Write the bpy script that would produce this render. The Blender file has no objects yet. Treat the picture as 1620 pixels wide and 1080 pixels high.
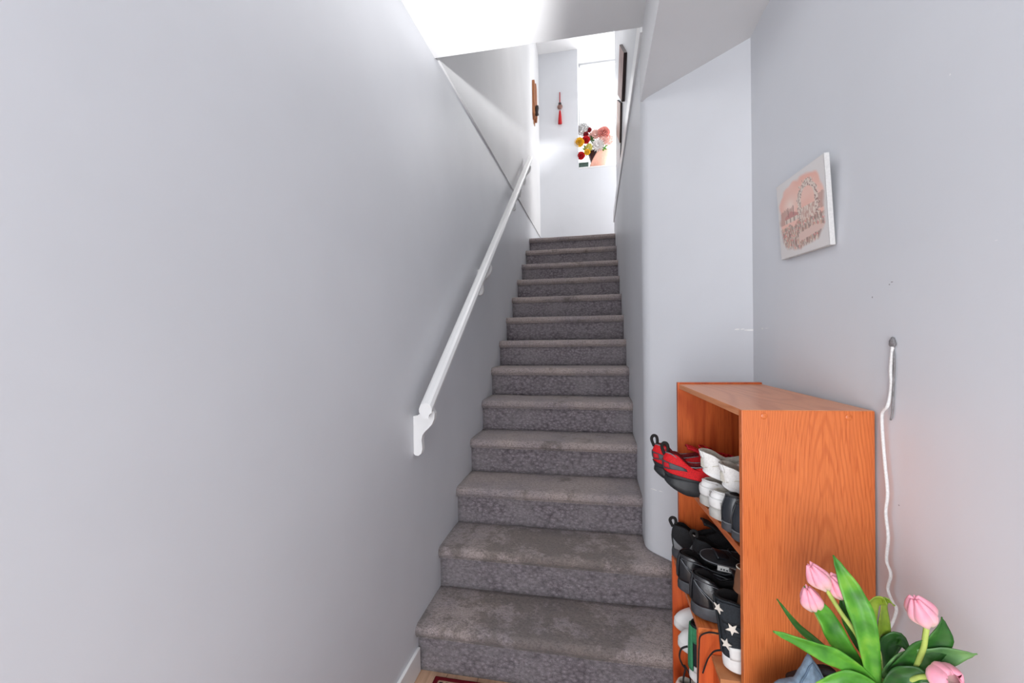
import bpy, math, random
import numpy as np
from mathutils import Vector, Matrix, noise

random.seed(7)
S = bpy.context.scene
COL = S.collection
PI = math.pi

# ------------------------------------------------------------------ camera, world, light, exposure
FPX = 677.4
CAM = Vector((0.0, 0.0, 1.359))
yaw, pitch, roll = 0.19666, -0.00892, -0.01404
F0 = Vector((-math.sin(yaw), math.cos(yaw), 0)); R0 = Vector((math.cos(yaw), math.sin(yaw), 0)); U0 = Vector((0, 0, 1))
FW = F0 * math.cos(pitch) + U0 * math.sin(pitch)
UP1 = U0 * math.cos(pitch) - F0 * math.sin(pitch)
RT = R0 * math.cos(roll) + UP1 * math.sin(roll)
UP = UP1 * math.cos(roll) - R0 * math.sin(roll)
cd = bpy.data.cameras.new('camera')
cam = bpy.data.objects.new('camera', cd)
COL.objects.link(cam)
cd.sensor_width = 36.0
cd.lens = FPX / 1620 * 36.0
cd.clip_start = 0.02
m = Matrix.Identity(4)
for i in range(3):
    m[i][0] = RT[i]; m[i][1] = UP[i]; m[i][2] = -FW[i]; m[i][3] = CAM[i]
cam.matrix_world = m
S.camera = cam

S.view_settings.view_transform = 'Standard'
S.view_settings.look = 'None'
S.view_settings.gamma = 1.0
S.view_settings.use_curve_mapping = False
S.view_settings.exposure = 0.26

W = bpy.data.worlds.new('world')
S.world = W
W.use_nodes = True
bg = W.node_tree.nodes['Background']
bg.inputs[0].default_value = (0.93, 0.96, 1.0, 1)
bg.inputs[1].default_value = 1.6


def area(name, loc, rot, sx, sy, e, col=(1, 1, 1), spread=PI):
    d = bpy.data.lights.new(name, 'AREA')
    d.shape = 'RECTANGLE'; d.size = sx; d.size_y = sy; d.energy = e; d.color = col; d.spread = spread
    o = bpy.data.objects.new(name, d); COL.objects.link(o)
    o.location = loc; o.rotation_euler = rot
    return o


def aim(o, target):
    d = Vector(target) - o.location
    o.rotation_euler = d.to_track_quat('-Z', 'Y').to_euler()


# daylight of the open front door behind the photographer
area('door_daylight', (-0.30, -1.5, 1.10), (PI / 2, 0, -0.22), 0.75, 1.9, 35, (0.93, 0.96, 1.0))
# daylight of the upper hallway, right of the landing
hall = area('hallway_daylight', (1.6, 5.4, 3.35), (PI / 2, 0, PI / 2), 0.6, 1.7, 22, (1.0, 0.985, 0.96))
# daylight of the upstairs window behind the flowers
area('window_daylight', (0.30, 6.12, 4.3), (-PI / 2, 0, 0), 0.9, 1.2, 14, (1, 1, 1))
# unseen fill light added high over the stairs to brighten the stairwell
area('stairwell_fill', (-0.15, 3.3, 5.05), (0, 0, 0), 0.5, 0.9, 13, (1, 0.985, 0.96))
# photographer's flash, bounced off the upper left wall and the ceiling
fl = bpy.data.lights.new('bounce_flash', 'SPOT')
fl.energy = 1700; fl.spot_size = math.radians(15.5); fl.spot_blend = 1.0; fl.shadow_soft_size = 0.07
flo = bpy.data.objects.new('bounce_flash', fl); COL.objects.link(flo)
flo.location = (-0.10, -0.90, 1.75)
aim(flo, (-0.42, 1.42, 2.685))


def ray(x, y):
    return FW + RT * ((x - 810) / FPX) - UP * ((y - 540) / FPX)


def at(x, y, Y):                     # pixel -> point in the vertical plane at distance Y
    d = ray(x, y)
    return CAM + d * (Y / d.y)


def atx(x, y, X):                    # pixel -> point in a plane parallel to the side walls
    d = ray(x, y)
    return CAM + d * (X / d.x)


# ------------------------------------------------------------------ mesh helpers
def obj(name, verts, faces, mat=None, parent=None, smooth=False, mats=None, fm=None):
    me = bpy.data.meshes.new(name)
    me.from_pydata([tuple(v) for v in verts], [], faces)
    if mats:
        for q in mats:
            me.materials.append(q)
        if fm:
            me.polygons.foreach_set('material_index', fm)
    elif mat:
        me.materials.append(mat)
    if smooth:
        me.polygons.foreach_set('use_smooth', [True] * len(me.polygons))
    me.update()
    o = bpy.data.objects.new(name, me)
    COL.objects.link(o)
    if parent:
        o.parent = parent
    return o


def tag(o, label, cat, group=None):
    o['label'] = label; o['category'] = cat
    if group:
        o['group'] = group
    return o


def thing(name, label, cat, loc=(0, 0, 0), rot=(0, 0, 0), group=None):
    o = bpy.data.objects.new(name, None)
    o.empty_display_size = 0.05
    COL.objects.link(o)
    o.location = loc; o.rotation_euler = rot
    return tag(o, label, cat, group)


class MB:
    def __init__(s):
        s.v = []; s.f = []

    def add(s, v, f):
        n = len(s.v); s.v += [Vector(q) for q in v]; s.f += [tuple(i + n for i in g) for g in f]; return s

    def box(s, a, b, M=None):
        x0, y0, z0 = a; x1, y1, z1 = b
        v = [(x0, y0, z0), (x1, y0, z0), (x1, y1, z0), (x0, y1, z0), (x0, y0, z1), (x1, y0, z1), (x1, y1, z1), (x0, y1, z1)]
        if M:
            v = [M @ Vector(q) for q in v]
        return s.add(v, [(0, 3, 2, 1), (4, 5, 6, 7), (0, 1, 5, 4), (1, 2, 6, 5), (2, 3, 7, 6), (3, 0, 4, 7)])

    def bbox(s, a, b, r=0.002):       # box with chamfered edges
        x0, y0, z0 = a; x1, y1, z1 = b
        import bmesh
        bm = bmesh.new()
        bmesh.ops.create_cube(bm, size=1.0)
        for v in bm.verts:
            v.co = Vector((x0 + (v.co.x + .5) * (x1 - x0), y0 + (v.co.y + .5) * (y1 - y0), z0 + (v.co.z + .5) * (z1 - z0)))
        bmesh.ops.bevel(bm, geom=bm.edges[:], offset=r, segments=2, affect='EDGES', profile=0.5)
        bm.verts.index_update()
        s.add([v.co.copy() for v in bm.verts], [tuple(v.index for v in f.verts) for f in bm.faces])
        bm.free()
        return s

    def tube(s, pts, r, n=8, caps=True, flat=1.0):
        pts = [Vector(p) for p in pts]
        rs = r if isinstance(r, (list, tuple)) else [r] * len(pts)
        rings = []
        prev = None
        for i, p in enumerate(pts):
            t = (pts[min(i + 1, len(pts) - 1)] - pts[max(i - 1, 0)]).normalized()
            if prev is None:
                a = Vector((0, 0, 1)) if abs(t.z) < .9 else Vector((1, 0, 0))
                nx = t.cross(a).normalized()
            else:
                nx = (prev - t * prev.dot(t)).normalized()
            prev = nx
            ny = t.cross(nx)
            rings.append([p + nx * (math.cos(2 * PI * k / n) * rs[i]) + ny * (math.sin(2 * PI * k / n) * rs[i] * flat) for k in range(n)])
        b = len(s.v)
        for rg in rings:
            s.v += rg
        for i in range(len(rings) - 1):
            for k in range(n):
                s.f.append((b + i * n + k, b + i * n + (k + 1) % n, b + (i + 1) * n + (k + 1) % n, b + (i + 1) * n + k))
        if caps:
            s.f.append(tuple(b + k for k in reversed(range(n))))
            s.f.append(tuple(b + (len(rings) - 1) * n + k for k in range(n)))
        return s

    def lathe(s, prof, n=24, M=None):
        b = len(s.v)
        for r, z in prof:
            for k in range(n):
                q = Vector((r * math.cos(2 * PI * k / n), r * math.sin(2 * PI * k / n), z))
                s.v.append(M @ q if M else q)
        for i in range(len(prof) - 1):
            for k in range(n):
                s.f.append((b + i * n + k, b + i * n + (k + 1) % n, b + (i + 1) * n + (k + 1) % n, b + (i + 1) * n + k))
        return s

    def prism(s, poly, fn0, fn1):     # poly list, fn maps 2D -> 3D for both caps
        n = len(poly)
        b = len(s.v)
        s.v += [Vector(fn0(*q)) for q in poly] + [Vector(fn1(*q)) for q in poly]
        s.f.append(tuple(b + i for i in reversed(range(n))))
        s.f.append(tuple(b + n + i for i in range(n)))
        for i in range(n):
            j = (i + 1) % n
            s.f.append((b + i, b + j, b + n + j, b + n + i))
        return s

    def grid(s, nu, nv, fn, closed=False):
        b = len(s.v)
        for i in range(nu + (0 if closed else 1)):
            for j in range(nv + 1):
                s.v.append(Vector(fn(i / nu, j / nv)))
        c = nv + 1
        for i in range(nu):
            i2 = (i + 1) % nu if closed else i + 1
            for j in range(nv):
                s.f.append((b + i * c + j, b + i2 * c + j, b + i2 * c + j + 1, b + i * c + j + 1))
        return s

    def build(s, name, mat=None, parent=None, smooth=False):
        return obj(name, s.v, s.f, mat, parent, smooth)


def thicken(o, t, offset=0.0):
    md = o.modifiers.new('solid', 'SOLIDIFY'); md.thickness = t; md.offset = offset
    return o


def catmull(pts, n=6):
    pts = [Vector(p) for p in pts]
    out = []
    for i in range(len(pts) - 1):
        p0 = pts[max(i - 1, 0)]; p1 = pts[i]; p2 = pts[i + 1]; p3 = pts[min(i + 2, len(pts) - 1)]
        for k in range(n):
            t = k / n
            out.append(0.5 * ((2 * p1) + (p2 - p0) * t + (2 * p0 - 5 * p1 + 4 * p2 - p3) * t * t + (3 * p1 - p0 - 3 * p2 + p3) * t ** 3))
    out.append(pts[-1])
    return out


def lerp_table(tb, x):
    for (a, b), (c, d) in zip(tb, tb[1:]):
        if x <= c:
            t = (x - a) / (c - a) if c > a else 0
            t = max(0, min(1, t)); t = t * t * (3 - 2 * t) * .5 + t * .5
            return b + (d - b) * t
    return tb[-1][1]


# ------------------------------------------------------------------ materials
def srgb(r, g, b):
    f = lambda c: (c / 255 / 12.92) if c / 255 <= .04045 else ((c / 255 + .055) / 1.055) ** 2.4
    return (f(r), f(g), f(b), 1)


class NM:
    def __init__(s, name):
        s.m = bpy.data.materials.new(name); s.m.use_nodes = True
        s.t = s.m.node_tree; s.b = s.t.nodes['Principled BSDF']

    def n(s, typ, **kw):
        nd = s.t.nodes.new(typ)
        for k, v in kw.items():
            if k in nd.inputs.keys():
                nd.inputs[k].default_value = v
            else:
                setattr(nd, k, v)
        return nd

    def l(s, a, b):
        s.t.links.new(a, b)

    def coords(s, kind='Object', scale=(1, 1, 1), loc=(0, 0, 0), rot=(0, 0, 0)):
        tc = s.n('ShaderNodeTexCoord'); mp = s.n('ShaderNodeMapping')
        mp.inputs['Scale'].default_value = scale; mp.inputs['Location'].default_value = loc; mp.inputs['Rotation'].default_value = rot
        s.l(tc.outputs[kind], mp.inputs['Vector'])
        return mp.outputs['Vector']

    def ramp(s, fac, stops):
        r = s.n('ShaderNodeValToRGB')
        e = r.color_ramp.elements
        while len(e) < len(stops):
            e.new(0.5)
        for q, (p, c) in zip(e, stops):
            q.position = p; q.color = c
        s.l(fac, r.inputs['Fac'])
        return r.outputs['Color']

    def mix(s, fac, a, b, blend='MIX'):
        x = s.n('ShaderNodeMix', data_type='RGBA', blend_type=blend)
        for sock, v in ((x.inputs['Factor'], fac), (x.inputs['A'], a), (x.inputs['B'], b)):
            pass
        ins = [i for i in x.inputs if i.enabled]
        for i, v in zip(ins, (fac, a, b)):
            if hasattr(v, 'links'):
                s.l(v, i)
            else:
                i.default_value = v
        return [o for o in x.outputs if o.enabled][0]

    def math(s, op, a, b=None):
        x = s.n('ShaderNodeMath', operation=op)
        for i, v in zip(x.inputs, (a, b)):
            if v is None:
                continue
            if hasattr(v, 'links'):
                s.l(v, i)
            else:
                i.default_value = v
        return x.outputs[0]

    def noise(s, vec, scale, detail=3, rough=.5, dist=0):
        x = s.n('ShaderNodeTexNoise', Scale=scale, Detail=detail, Roughness=rough, Distortion=dist)
        s.l(vec, x.inputs['Vector'])
        return x.outputs['Fac']

    def bump(s, h, strength=.3, dist=.002):
        x = s.n('ShaderNodeBump', Strength=strength, Distance=dist)
        s.l(h, x.inputs['Height']); s.l(x.outputs['Normal'], s.b.inputs['Normal'])

    def set(s, col=None, rough=None, spec=None, **kw):
        if col is not None:
            if hasattr(col, 'links'):
                s.l(col, s.b.inputs['Base Color'])
            else:
                s.b.inputs['Base Color'].default_value = col
        if rough is not None:
            s.b.inputs['Roughness'].default_value = rough
        if spec is not None:
            s.b.inputs['Specular IOR Level'].default_value = spec
        for k, v in kw.items():
            s.b.inputs[k].default_value = v
        return s.m


def plain(name, c, rough=.6, var=.12, scale=40, bump=0.0, spec=.4, bs=200, **kw):
    q = NM(name)
    v = q.coords()
    f = q.noise(v, scale, 3)
    d = tuple(x * (1 - var) for x in c[:3]) + (1,); u = tuple(min(1, x * (1 + var)) for x in c[:3]) + (1,)
    col = q.ramp(f, [(.3, d), (.7, u)])
    if bump:
        q.bump(q.noise(v, bs, 2), bump, .001)
    return q.set(col, rough, spec, **kw)


def paint(name, c, rough=.45, var=.03):
    q = NM(name)
    v = q.coords()
    f = q.noise(v, 1.7, 4)
    d = tuple(x * (1 - var) for x in c[:3]) + (1,); u = tuple(min(1, x * (1 + var)) for x in c[:3]) + (1,)
    col = q.ramp(f, [(.35, d), (.65, u)])
    q.bump(q.noise(v, 160, 3, .6), .08, .0008)
    return q.set(col, rough, .35)


M_wall = paint('wall_paint', (.70, .713, .745, 1), .42)
M_ceil = paint('ceiling_paint', (.74, .74, .75, 1), .6)
M_white = paint('trim_paint', (.84, .84, .84, 1), .3)
M_scuff = plain('scuff_plaster', (.86, .86, .86, 1), .8)
M_smudge = plain('smudge', (.33, .32, .33, 1), .8)


def carpet(name, worn, soil=.66):
    q = NM(name)
    v = q.coords()
    fine = q.noise(v, 420, 2, .7)
    lumps = q.n('ShaderNodeTexVoronoi', Scale=1.0, Randomness=.9)
    q.l(q.coords(scale=(48, 70, 70)), lumps.inputs['Vector'])
    lf = lumps.outputs['Distance']
    big = q.noise(v, 5, 4, .6)
    mid_ = q.noise(q.coords(scale=(90, 150, 150)), 1.0, 3, .65)
    c = q.ramp(fine, [(.30, (.118, .103, .112, 1)), (.70, (.54, .475, .515, 1))])
    c = q.mix(q.math('MULTIPLY', lf, .90 if not worn else .4), c, (.070, .060, .066, 1))
    c = q.mix(q.ramp(big, [(.4, (0, 0, 0, 1)), (.62, (.6, .6, .6, 1))]), c, (.27, .245, .255, 1))
    if worn:
        w = q.noise(v, 3.2, 4, .65)
        c = q.mix(q.ramp(w, [(.32, (.15, .15, .15, 1)), (.6, (.8, .8, .8, 1))]), c, q.ramp(fine, [(.30, (.25, .20, .182, 1)), (.70, (.60, .505, .47, 1))]))
        st = q.noise(q.coords(loc=(3, 1, 7)), 9, 5, .75)
        # foot traffic soils the middle of the step more than its ends
        spx = q.n('ShaderNodeSeparateXYZ'); q.l(q.coords(), spx.inputs[0])
        mid_x = q.math('ABSOLUTE', q.math('ADD', spx.outputs['X'], .22))
        st = q.math('SUBTRACT', q.math('ADD', st, .10), q.math('MULTIPLY', mid_x, .34))
        c = q.mix(q.ramp(st, [(soil - .06, (0, 0, 0, 1)), (soil + .06, (.6, .6, .6, 1))]), c, (.125, .105, .090, 1))
    c = q.mix(q.ramp(mid_, [(.35, (.5, .5, .5, 1)), (.52, (0, 0, 0, 1))]), c, (.085, .072, .078, 1))
    h = q.math('ADD', q.math('MULTIPLY', lf, -1.2 if not worn else -.6), q.math('MULTIPLY', fine, .5))
    q.bump(h, .55, .004)
    return q.set(c, .95, .12, **{'Sheen Weight': .15})


M_riser = carpet('carpet_riser', False)
M_tread = carpet('carpet_tread', True)
M_tread_soiled = carpet('carpet_tread_soiled', True, .50)


def wood(name, axis=2, light=(.68, .185, .050, 1), dark=(.43, .080, .018, 1), rough=.36, seed=0.0, arch=None):
    q = NM(name)
    sc = [5.2, 5.2, 5.2]; sc[axis] = .75
    v = q.coords(scale=tuple(sc), loc=(seed, seed * 1.7 + 3.1, seed * .6 + .2))
    low = q.noise(v, 1.0, 2, .45, .25)
    if arch is None:
        band = q.math('SINE', q.math('MULTIPLY', low, 74.0))
    else:                                     # nested arches of flat-sawn grain around x = arch
        sp = q.n('ShaderNodeSeparateXYZ'); q.l(q.coords(), sp.inputs[0])
        wob = q.math('MULTIPLY', q.math('SUBTRACT', q.noise(q.coords(scale=(3, 3, 2.2)), 1.0, 2), .5), .075)
        dx = q.math('ADD', q.math('SUBTRACT', sp.outputs['X'], arch), wob)
        hh = q.math('ADD', q.math('MULTIPLY', q.math('POWER', q.math('ABSOLUTE', dx), 1.6), 34.0), sp.outputs['Z'])
        hh = q.math('ADD', hh, q.math('MULTIPLY', q.noise(q.coords(scale=(30, 30, 3)), 1.0, 3), .10))
        band = q.math('SINE', q.math('MULTIPLY', hh, 2 * PI / .070))
    band = q.math('ADD', q.math('MULTIPLY', band, .5), .5)
    sf = [150, 150, 150]; sf[axis] = 5
    if arch is not None:                      # the arches come and go over the board
        band = q.math('ADD', q.math('MULTIPLY', band, .62), q.math('MULTIPLY', q.noise(q.coords(scale=(9, 9, 3.0), loc=(1, 2, 5)), 1.0, 3), .62))
    fine = q.noise(q.coords(scale=tuple(sf)), 1.0, 3, .6)
    pf = [330, 330, 330]; pf[axis] = 16
    pores = q.noise(q.coords(scale=tuple(pf)), 1.0, 2, .5)
    mid = tuple((a * .6 + b * .4) for a, b in zip(light, dark))
    c = q.ramp(band, [(.0, dark), (.22, mid), (.6, light)]) if arch is None else q.ramp(band, [(.12, tuple(.6 * a + .4 * b for a, b in zip(dark, mid))), (.36, mid), (.62, light)])
    c = q.mix(q.ramp(fine, [(.38, (.65, .65, .65, 1)), (.62, (0, 0, 0, 1))]), c, mid)
    c = q.mix(q.ramp(pores, [(.33, (.6, .6, .6, 1)), (.45, (0, 0, 0, 1))]), c, dark)
    q.bump(pores, .12, .0006)
    return q.set(c, rough, .45)


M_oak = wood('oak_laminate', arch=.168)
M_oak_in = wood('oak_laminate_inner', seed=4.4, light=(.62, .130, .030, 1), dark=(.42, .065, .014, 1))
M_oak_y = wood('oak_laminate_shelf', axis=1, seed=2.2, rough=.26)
M_oak_top = wood('oak_laminate_faded_sheen', axis=1, seed=2.9, rough=.3, light=(.74, .30, .135, 1), dark=(.60, .20, .075, 1))  # faded top; part of its paleness is reflected light put into the colour
M_redwood = wood('reddish_laminate', seed=8.1, light=(.66, .125, .030, 1), dark=(.50, .075, .017, 1))
M_floorwood = wood('floor_laminate', axis=1, light=(.66, .43, .29, 1), dark=(.50, .30, .19, 1), seed=6)
M_carvedwood = wood('ornament_wood', light=(.50, .19, .07, 1), dark=(.22, .065, .022, 1), seed=1)

M_redknit = plain('red_knit', srgb(205, 16, 26), .7, .25, 300, .4, bs=500)
M_redlace = plain('red_lace', srgb(190, 22, 36), .7, .3, 300)
M_blackrub = plain('black_rubber', (.020, .022, .025, 1), .5, .3, 60, .15)
M_greyrub = plain('dark_grey_rubber', (.060, .062, .070, 1), .55, .25, 60, .15)
M_greystripe = plain('sole_stripe', (.16, .165, .175, 1), .6, .2, 60)
M_blacklea = plain('black_leather', (.012, .013, .016, 1), .28, .3, 30, .25, .6, 350)
M_blackmesh = plain('black_mesh', (.014, .014, .016, 1), .8, .4, 400, .5, bs=700)
M_blackcanvas = plain('black_canvas', (.018, .022, .027, 1), .85, .35, 300, .4, bs=600)
M_navylea = plain('black_smooth_leather', (.014, .017, .023, 1), .25, .2, 20, .05, .6)
M_lining = plain('dark_lining', (.010, .009, .010, 1), .9, .3, 200)
M_redlining = plain('red_lining', (.20, .012, .016, 1), .9, .3, 200)
M_whiteknit = plain('white_knit', (.84, .82, .79, 1), .75, .08, 300, .5, bs=450)
M_whitelea = plain('white_leather', (.86, .85, .83, 1), .5, .05, 30, .1)
M_whiterub = plain('white_rubber', (.80, .79, .77, 1), .55, .06, 30)
M_greymid = plain('grey_midsole', (.50, .49, .46, 1), .7, .12, 60, .3)
M_cream = plain('cream_lining', (.62, .58, .50, 1), .85, .1, 200)
M_grey = plain('grey_overlay', (.23, .24, .25, 1), .6, .15, 80)
M_green = plain('green_suede', srgb(58, 132, 92), .8, .15, 150, .3, bs=500)
M_brown = plain('tan_leather', srgb(126, 84, 60), .5, .2, 30, .15)
M_blacklace = plain('black_lace', (.012, .010, .010, 1), .8, .3, 300)
M_star = plain('cream_star', (.74, .68, .60, 1), .7, .05)
M_label = plain('white_label', (.74, .73, .70, 1), .6, .05)
M_print = plain('label_print', (.08, .08, .08, 1), .7, .1)
M_stitch = plain('grey_stitching', (.20, .21, .23, 1), .7, .2, 200)
M_cord = plain('white_cord', (.74, .73, .72, 1), .8, .1, 300, .3)
M_hook = plain('grey_hook', (.23, .22, .225, 1), .8, .3, 120)
M_frame = plain('dark_frame', (.035, .022, .022, 1), .5, .2, 40)
M_pic = plain('picture_print', srgb(140, 108, 104), .5, .35, 14)
M_redtassel = plain('red_silk', srgb(185, 14, 24), .6, .25, 200)
M_bead = plain('jade_bead', srgb(140, 104, 96), .35, .25, 100)
M_dark = plain('dark_bag_fabric', (.012, .012, .014, 1), .8, .3, 200, .2)
M_denim = plain('denim', srgb(120, 140, 158), .9, .25, 90, .7, bs=900)
M_stem = plain('pale_stem', srgb(172, 190, 96), .5, .15, 60)
M_stemy = plain('yellow_stem', srgb(205, 172, 84), .5, .12, 60)
M_vase = plain('dark_vase', (.03, .04, .05, 1), .2, .2, 10)
M_blackplastic = plain('black_plastic', (.03, .03, .034, 1), .5, .2)


def leaf_mat(name, a, b, c):
    q = NM(name)
    v = q.coords()
    f = q.noise(v, 26, 3, .5)
    col = q.ramp(f, [(.3, a), (.52, b), (.75, c)])
    q.bump(q.noise(q.coords(scale=(40, 40, 300)), 1, 2), .25, .001)
    q.set(col, .42, .4)
    q.b.inputs['Subsurface Weight'].default_value = .08
    q.b.inputs['Subsurface Radius'].default_value = (.004, .006, .002)
    return q.m


M_leaf = leaf_mat('leaf_bright', srgb(50, 112, 32), srgb(84, 152, 44), srgb(132, 182, 58))
M_leafd = leaf_mat('leaf_dark', srgb(26, 66, 24), srgb(44, 96, 34), srgb(70, 124, 46))
M_leafg = leaf_mat('leaf_greyish', srgb(62, 104, 58), srgb(96, 138, 80), srgb(124, 164, 98))
M_leafo = leaf_mat('leaf_olive', srgb(88, 116, 28), srgb(124, 148, 44), srgb(158, 176, 64))


def petal_mat(name, base, tip):
    q = NM(name)
    tc = q.n('ShaderNodeUVMap')
    sp = q.n('ShaderNodeSeparateXYZ')
    q.l(tc.outputs['UV'], sp.inputs[0])
    c = q.ramp(sp.outputs['Y'], [(.0, base), (.28, tuple(.5 * (x + y) for x, y in zip(base, tip))), (.6, tip)])
    n_ = q.noise(q.coords(), 60, 3)
    c = q.mix(q.math('MULTIPLY', n_, .35), c, (.90, .62, .66, 1))
    q.set(c, .5, .3)
    q.b.inputs['Subsurface Weight'].default_value = .15
    q.b.inputs['Subsurface Radius'].default_value = (.01, .004, .004)
    return q.m


M_petal = petal_mat('tulip_petal', (.86, .74, .58, 1), srgb(240, 150, 172))

# colour attribute driven prints
def attr_mat(name, rough=.7):
    q = NM(name)
    a = q.n('ShaderNodeAttribute'); a.attribute_name = 'print'
    q.set(a.outputs['Color'], rough, .25)
    return q


M_paint = attr_mat('canvas_print', .75).m
_rq = attr_mat('rug_pile', .95)
_rq.bump(_rq.noise(_rq.coords(), 500, 2), .6, .003)
M_rug = _rq.m

# glass pane: mostly clear with a faint reflection
q = NM('window_glass')
tr = q.n('ShaderNodeBsdfTransparent'); gl = q.n('ShaderNodeBsdfGlossy'); gl.inputs['Roughness'].default_value = .02
mx = q.n('ShaderNodeMixShader'); mx.inputs[0].default_value = .06
q.l(tr.outputs[0], mx.inputs[1]); q.l(gl.outputs[0], mx.inputs[2])
q.l(mx.outputs[0], q.t.nodes['Material Output'].inputs['Surface'])
M_glass = q.m

# ------------------------------------------------------------------ setting
XL, XR, XW, XU = -0.738, 0.206, 0.5515, 0.240
ZC, ZS, ZL = 2.685, 2.422, 2.47
ZT = 5.13
YE, YB, YH, YF = 1.93, 5.72, 5.05, -1.6
RISE, RUN, Y1 = 0.19, 0.26381, 1.6166


def struct(name, mb, mat, smooth=False, parent=None):
    o = mb.build(name, mat, parent, smooth)
    if not parent:
        o['kind'] = 'structure'
    return o


# floor: laminate boards on a slab
fl_o = struct('floor', MB().box((XL - .1, YF - .3, -.12), (XW + .1, 1.9, -.012)), M_floorwood)
w = 0.128
for i in range(11):
    x0 = XL + i * w; x1 = min(x0 + w - .0015, XW)
    ys = [YF - .3, -.9 + (i % 3) * .33, .35 + (i * 7 % 5) * .12, 1.66]
    for a, b in zip(ys, ys[1:]):
        MB().bbox((x0, a + .0008, -.012), (x1, b - .0008, 0), .0012).build('plank', M_floorwood, fl_o)

T = .14
struct('wall_left', MB().box((XL - T, YF - .2, -.12), (XL, YB + .4, ZC + .012)), M_wall)
struct('wall_left_upper', MB().box((XL - T, YE - .12, ZC + .012), (XL + .010, YB + .4, ZT + .1)), M_ceil)


def wall_poly(name, pts, z0, z1, mat, thick=.12):
    # pts is a plan polyline; the wall body lies to the right-hand side of its direction
    n = len(pts)
    off = []
    for i in range(n):
        a = Vector(pts[max(i - 1, 0)]); b = Vector(pts[min(i + 1, n - 1)])
        d = (b - a).normalized()
        off.append(Vector(pts[i]) + Vector((d.y, -d.x)) * thick)
    mb = MB()
    poly = [Vector(p) for p in pts] + list(reversed(off))
    mb.prism([(p.x, p.y) for p in poly], lambda x, y: (x, y, z0), lambda x, y: (x, y, z1))
    o = struct(name, mb, mat, False)
    return o


# stair wall (right), rounded corner, diagonal wall, right wall
arc = []
c0 = Vector((XR + .11, 2.075))
for k in range(9):
    a = PI + (PI / 4) * k / 8
    arc.append((c0.x + .11 * math.cos(a), c0.y + .11 * math.sin(a)))
ax, ay = arc[-1]
dxd = XW - ax
diag = list(reversed(arc))  # from diagonal side back to the stair wall
ystart = ay - dxd
pts = [(XW, ystart)] + [(ax + dxd * t, ay - dxd * t) for t in (.75, .5, .25)] + diag + [(XR, 2.2)]
wall_poly('wall_diagonal', pts, 0, ZC, M_wall)
struct('wall_stair', MB().box((XR, 2.19, 0), (XR + .12, YH, ZC - .02)), M_wall)
struct('wall_right', MB().box((XW, YF - .2, -.12), (XW + T, ystart + .03, ZC)), M_wall)
YD = ystart                                  # right wall / diagonal wall corner


def xright(y):
    if y >= 2.075:
        return XR
    if y >= ay:
        d = c0.y - y
        return c0.x - math.sqrt(max(0, .11 ** 2 - d * d))
    return min(XW, ax + (ay - y))


# lower ceiling over the entry, lowered soffit over the right, header edge
struct('ceiling_entry', MB().box((XL, YF - .2, ZC), (XR + .004, YE, ZC + .25)), M_ceil)
soff = [(XR, YF - .2), (XW + .02, YF - .2), (XW + .02, YD), (ax, ay), (c0.x - .11 * math.cos(.35), c0.y - .11 * math.sin(.35)), (XR, 2.03)]
mb = MB()
mb.prism(soff, lambda x, y: (x, y, ZS), lambda x, y: (x, y, ZC + .2))
struct('ceiling_soffit', mb, M_ceil)
struct('wall_upper_front', MB().box((XL, YE - .12, ZC + .25), (XU + .2, YE, ZT)), M_wall)
# upper right wall over the stair with its ledge
struct('wall_right_upper', MB().box((XU, YE, ZC - .03), (XU + .14, YH, ZT)), M_wall)
struct('trim_1', MB().bbox((XR - .010, YE - .001, ZC - .022), (XU + .01, YH + .004, ZC + .085), .0015), M_white)
struct('trim_2', MB().bbox((XU - .004, YH - .004, ZC + .085), (XU + .144, YH + .012, ZT), .003), M_white)
# landing, back wall, half wall with ledge, upper ceiling
struct('floor_landing', MB().box((XL, Y1 + 12 * RUN + .03, ZL - .2), (2.6, YB + .3, ZL)), M_tread)
struct('wall_back', MB().box((XL, YB, ZL), (-.212, YB + .40, ZT)), M_wall)
struct('wall_back_half', MB().box((-.212, YB, ZL), (2.6, YB + .40, 3.565)), M_wall)
struct('trim_3', MB().bbox((-.212, YB - .006, 3.565), (2.6, YB + .40, 3.583), .003), M_white)
struct('ceiling_upper', MB().box((XL - .1, YE - .12, ZT), (2.6, YB + .42, ZT + .1)), M_ceil)
struct('wall_hallway', MB().box((XU + .14, YH - .12, ZL), (2.6, YH, ZT)), M_wall)
struct('baseboard_left', MB().bbox((XL, YF, 0), (XL + .013, 1.634, .098), .003), M_white)
struct('baseboard_right', MB().bbox((XW - .013, YF, 0), (XW, YD - .02, .098), .003), M_white)
# front wall with the open doorway behind the photographer
struct('wall_front', MB().box((XL, YF - .12, 0), (-.62, YF, ZC)).box((.50, YF - .12, 0), (XW, YF, ZC)).box((-.62, YF - .12, 2.06), (.50, YF, ZC)), M_wall)

# window behind the ledge
wf = MB()
x0, x1, z0, z1, yw = -.200, 1.75, 3.60, ZT - .02, 6.03
for a, b in (((x0, yw, z0), (x1, yw + .05, z0 + .035)), ((x0, yw, z1 - .035), (x1, yw + .05, z1)),
             ((x1 - .04, yw, z0), (x1, yw + .05, z1)), ((.72, yw, z0), (.76, yw + .05, z1)), ((x0, yw, z0), (x0 + .012, yw + .05, z1))):
    wf.bbox(a, b, .003)
win = struct('window_1', wf, M_white)
for a, b in ((x0 + .01, .72), (.76, x1 - .04)):
    MB().box((a, yw + .02, z0 + .03), (b, yw + .024, z1 - .03)).build('pane', M_glass, win)
pp = at(915.5, 190, yw - .02)
struct('trim_4', MB().bbox((pp.x - .012, yw - .03, at(915, 226, yw).z), (pp.x + .010, yw - .005, at(915, 156, yw).z), .002), M_blackplastic)

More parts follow.
